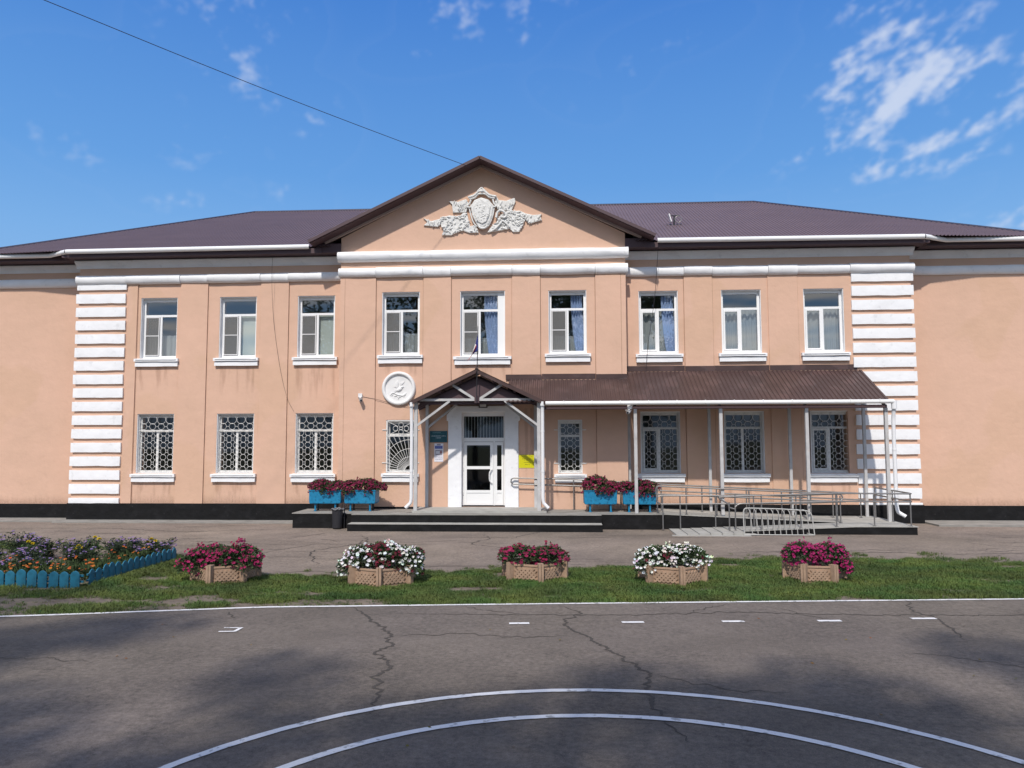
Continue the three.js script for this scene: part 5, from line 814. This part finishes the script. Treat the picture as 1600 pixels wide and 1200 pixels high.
// grass
{
  srand(111);
  const blade = new Cloud();
  for (let i = 0; i < 18; i++) { const a = rr(0, 6.283), l = rr(.03, .075), o = V(rr(-.07, .07), 0, rr(-.07, .07)), lean = rr(.1, .7), d = V(Math.cos(a) * lean, 1, Math.sin(a) * lean).normalize(), s = V(-Math.sin(a), 0, Math.cos(a)), w = rr(.0022, .0045), g = rr(.75, 1.25), col = [.058 * g, .108 * g, .019 * g]; const m = o.clone().addScaledVector(d, l * .6), t = o.clone().addScaledVector(d, l).add(V(Math.cos(a) * l * .35, -l * .1, Math.sin(a) * l * .35)); blade.face(o.clone().addScaledVector(s, -w), o.clone().addScaledVector(s, w), m.clone().addScaledVector(s, w * .7), col); blade.face(o.clone().addScaledVector(s, -w), m.clone().addScaledVector(s, w * .7), m.clone().addScaledVector(s, -w * .7), col); blade.face(m.clone().addScaledVector(s, -w * .7), m.clone().addScaledVector(s, w * .7), t, col); }
  const tmp = blade.mesh('tuft', M.grass, new THREE.Group());
  const place = [], N = 85000;
  for (let i = 0; i < N; i++) {
    const x = rr(-13, 19), z0 = lawnFar(x), z1 = lineZ(x) - .04, z = rr(z0 - .6, z1);
    const f = sm(z0 - .25, z0 + .35, z + fbm(x * 2.2, z * 2.2, 4, 3) * .9), left = sm(1.5, -3.5, x);
    const bare = fbm(x * .75 + 4, z * 1.5, 2, 4) + (left * .18) * sm(11.2, 12.6, z) - (z > 13.5 ? -.1 : 0), d = f * (1 - .96 * sm(-.04, .32, bare + (x > 1.5 ? -.12 : 0)));
    if (rnd() > d * 1.0) continue;
    if (x < -5.8 && z > 8.2 - (x + 5.8) * -.6 && z < 11.05 && x > -9.8) continue;
    place.push([x, z, rr(.75, 1.35) * (1 + fbm(x * 1.3, z * 1.3, 9, 2) * .7) * (.55 + .45 * d)]);
  }
  for (let i = 0; i < 1500; i++) { const x = rr(4.5, 14), z = rr(6.3, 7.8); if (fbm(x * .9 + 2, z * 1.7, 12, 3) > .12) place.push([x, z, rr(.8, 1.3)]); }
  for (let i = 0; i < 900; i++) { const q = rnd(), x = -5.6 + rr(0, .25), z = 8.3 + q * 2.8; place.push([x, z, rr(1, 1.7)]); }
  const im = new THREE.InstancedMesh(tmp.geometry, M.grass, place.length), q = new THREE.Object3D(), col = new THREE.Color();
  place.forEach(([x, z, s], i) => { q.position.set(x, .005, z); q.rotation.set(rr(-.2, .2), rr(0, 6.283), rr(-.2, .2)); q.scale.set(s, s * rr(.7, 1.2), s); q.updateMatrix(); im.setMatrixAt(i, q.matrix); const k = 1 + fbm(x * .8, z * 1.2, 14, 3) * 1.0, y = clamp(.5 + fbm(x * 1.4, z * 1.9, 24, 3) * 1.6 + (x < -2 ? .12 : 0)); col.setRGB(k * (.8 + y * .75), k * (.95 + y * .12), k * (.9 + y * .2)); im.setColorAt(i, col); });
  im.name = 'grass'; im.castShadow = im.receiveShadow = true; scene.add(im); tag(im, 'short uneven green grass around the concrete planters', 'grass', null, 'stuff');
  // clover and plantain leaves low in the lawn
  const C = new Cloud();
  for (let i = 0; i < 1500; i++) { const x = rr(-9.5, 13), z = rr(lawnFar(x) + .2, lineZ(x) - .05); if (fbm(x * .9 + 9, z * 1.2, 31, 3) < .06) continue; for (let k = 0; k < 3; k++) { const a = rr(0, 6.283), d = V(Math.cos(a), rr(.2, .7), Math.sin(a)).normalize(); C.leaf(V(x, rr(.01, .05), z), d, V(-Math.sin(a), 0, Math.cos(a)), rr(.03, .06), rr(.02, .035), [.04 * rr(.7, 1.3), .075 * rr(.7, 1.3), .022]); } }
  tag(C.mesh('weeds', M.leaf, scene), 'low broad leaved weeds scattered through the grass strip', 'weeds', null, 'stuff');
  const F = new Cloud();
  for (let i = 0; i < 46; i++) { const x = rr(-3, 8), z = rr(13, 18.3), a = rr(0, 6.283); F.leaf(V(x, .02, z), V(Math.cos(a), .15, Math.sin(a)).normalize(), V(-Math.sin(a), .3, Math.cos(a)).normalize(), rr(.02, .05), rr(.015, .035), [.2 * rr(.6, 1.3), .12 * rr(.6, 1.2), .03]); }
  tag(F.mesh('fallen_leaves', M.leaf, scene), 'a few small yellowed leaves lying on the asphalt yard', 'leaves', null, 'stuff');
}
// ───────────────────────── trees behind the viewer, whose shade falls on the yard ─────────────────────────
{
  srand(121);
  const t = thing('shade_tree', 'tall leafy tree standing behind the viewer, left', 'tree', [0, 0, 0]);
  const limbs = [bar(V(0, 0, 0), V(.1, 3.2, 0), .2, 9), bar(V(.1, 3.1, 0), V(0, 7, .1), .14, 8), bar(V(0, 6.9, .1), V(.1, 11.5, 0), .08, 7)], C = new Cloud(), lobes = [];
  for (let i = 0; i < 30; i++) { const y = rr(3.8, 12.0), r = 2.7 * Math.sin(Math.PI * clamp((y - 2.4) / 11.6)) ** .5, a = rr(0, 6.283), p = V(Math.cos(a) * r * rr(.3, 1), y, Math.sin(a) * r * rr(.3, 1)); lobes.push([p, rr(.7, 1.25)]); limbs.push(bar(V(0, y - 1.1, 0), p, .035, 5)); }
  for (const [p, r] of lobes) for (let i = 0; i < 330; i++) { const d = rdir(), o = p.clone().addScaledVector(d, r * Math.pow(rnd(), .45)), e = rdir(); C.leaf(o, e, rdir().cross(e).normalize(), rr(.14, .24), rr(.1, .16), [1, 1, 1]); }
  part('trunk', limbs, M.bark, t); C.mesh('crown', M.treeLeaf, t);
  const spots = [[-7.4, 28.8, 1.38, 'tall leafy tree standing behind the viewer, far left'], [.6, 27.6, 1.08, 'leafy tree standing close behind the viewer'], [4.6, 27.7, 1.08, 'leafy tree behind the viewer to the right'], [8.6, 27.9, 1.12, 'leafy tree standing behind the viewer, far right'], [-13.8, 31, 1.3, 'leafy tree at the far left end behind the viewer'], [-3.2, 28.2, 1.02, 'smaller leafy tree left of the viewer and behind']];
  spots.forEach(([x, z, s, label], i) => { const o = i ? t.clone() : t; if (i) { o.name = numbered('shade_tree'); scene.add(o); } o.position.set(x, 0, z); o.rotation.y = i * 2.1; o.scale.setScalar(s); o.userData = { ...t.userData, label, group: 'trees behind the viewer' }; });
}
renderer.render(scene, camera);
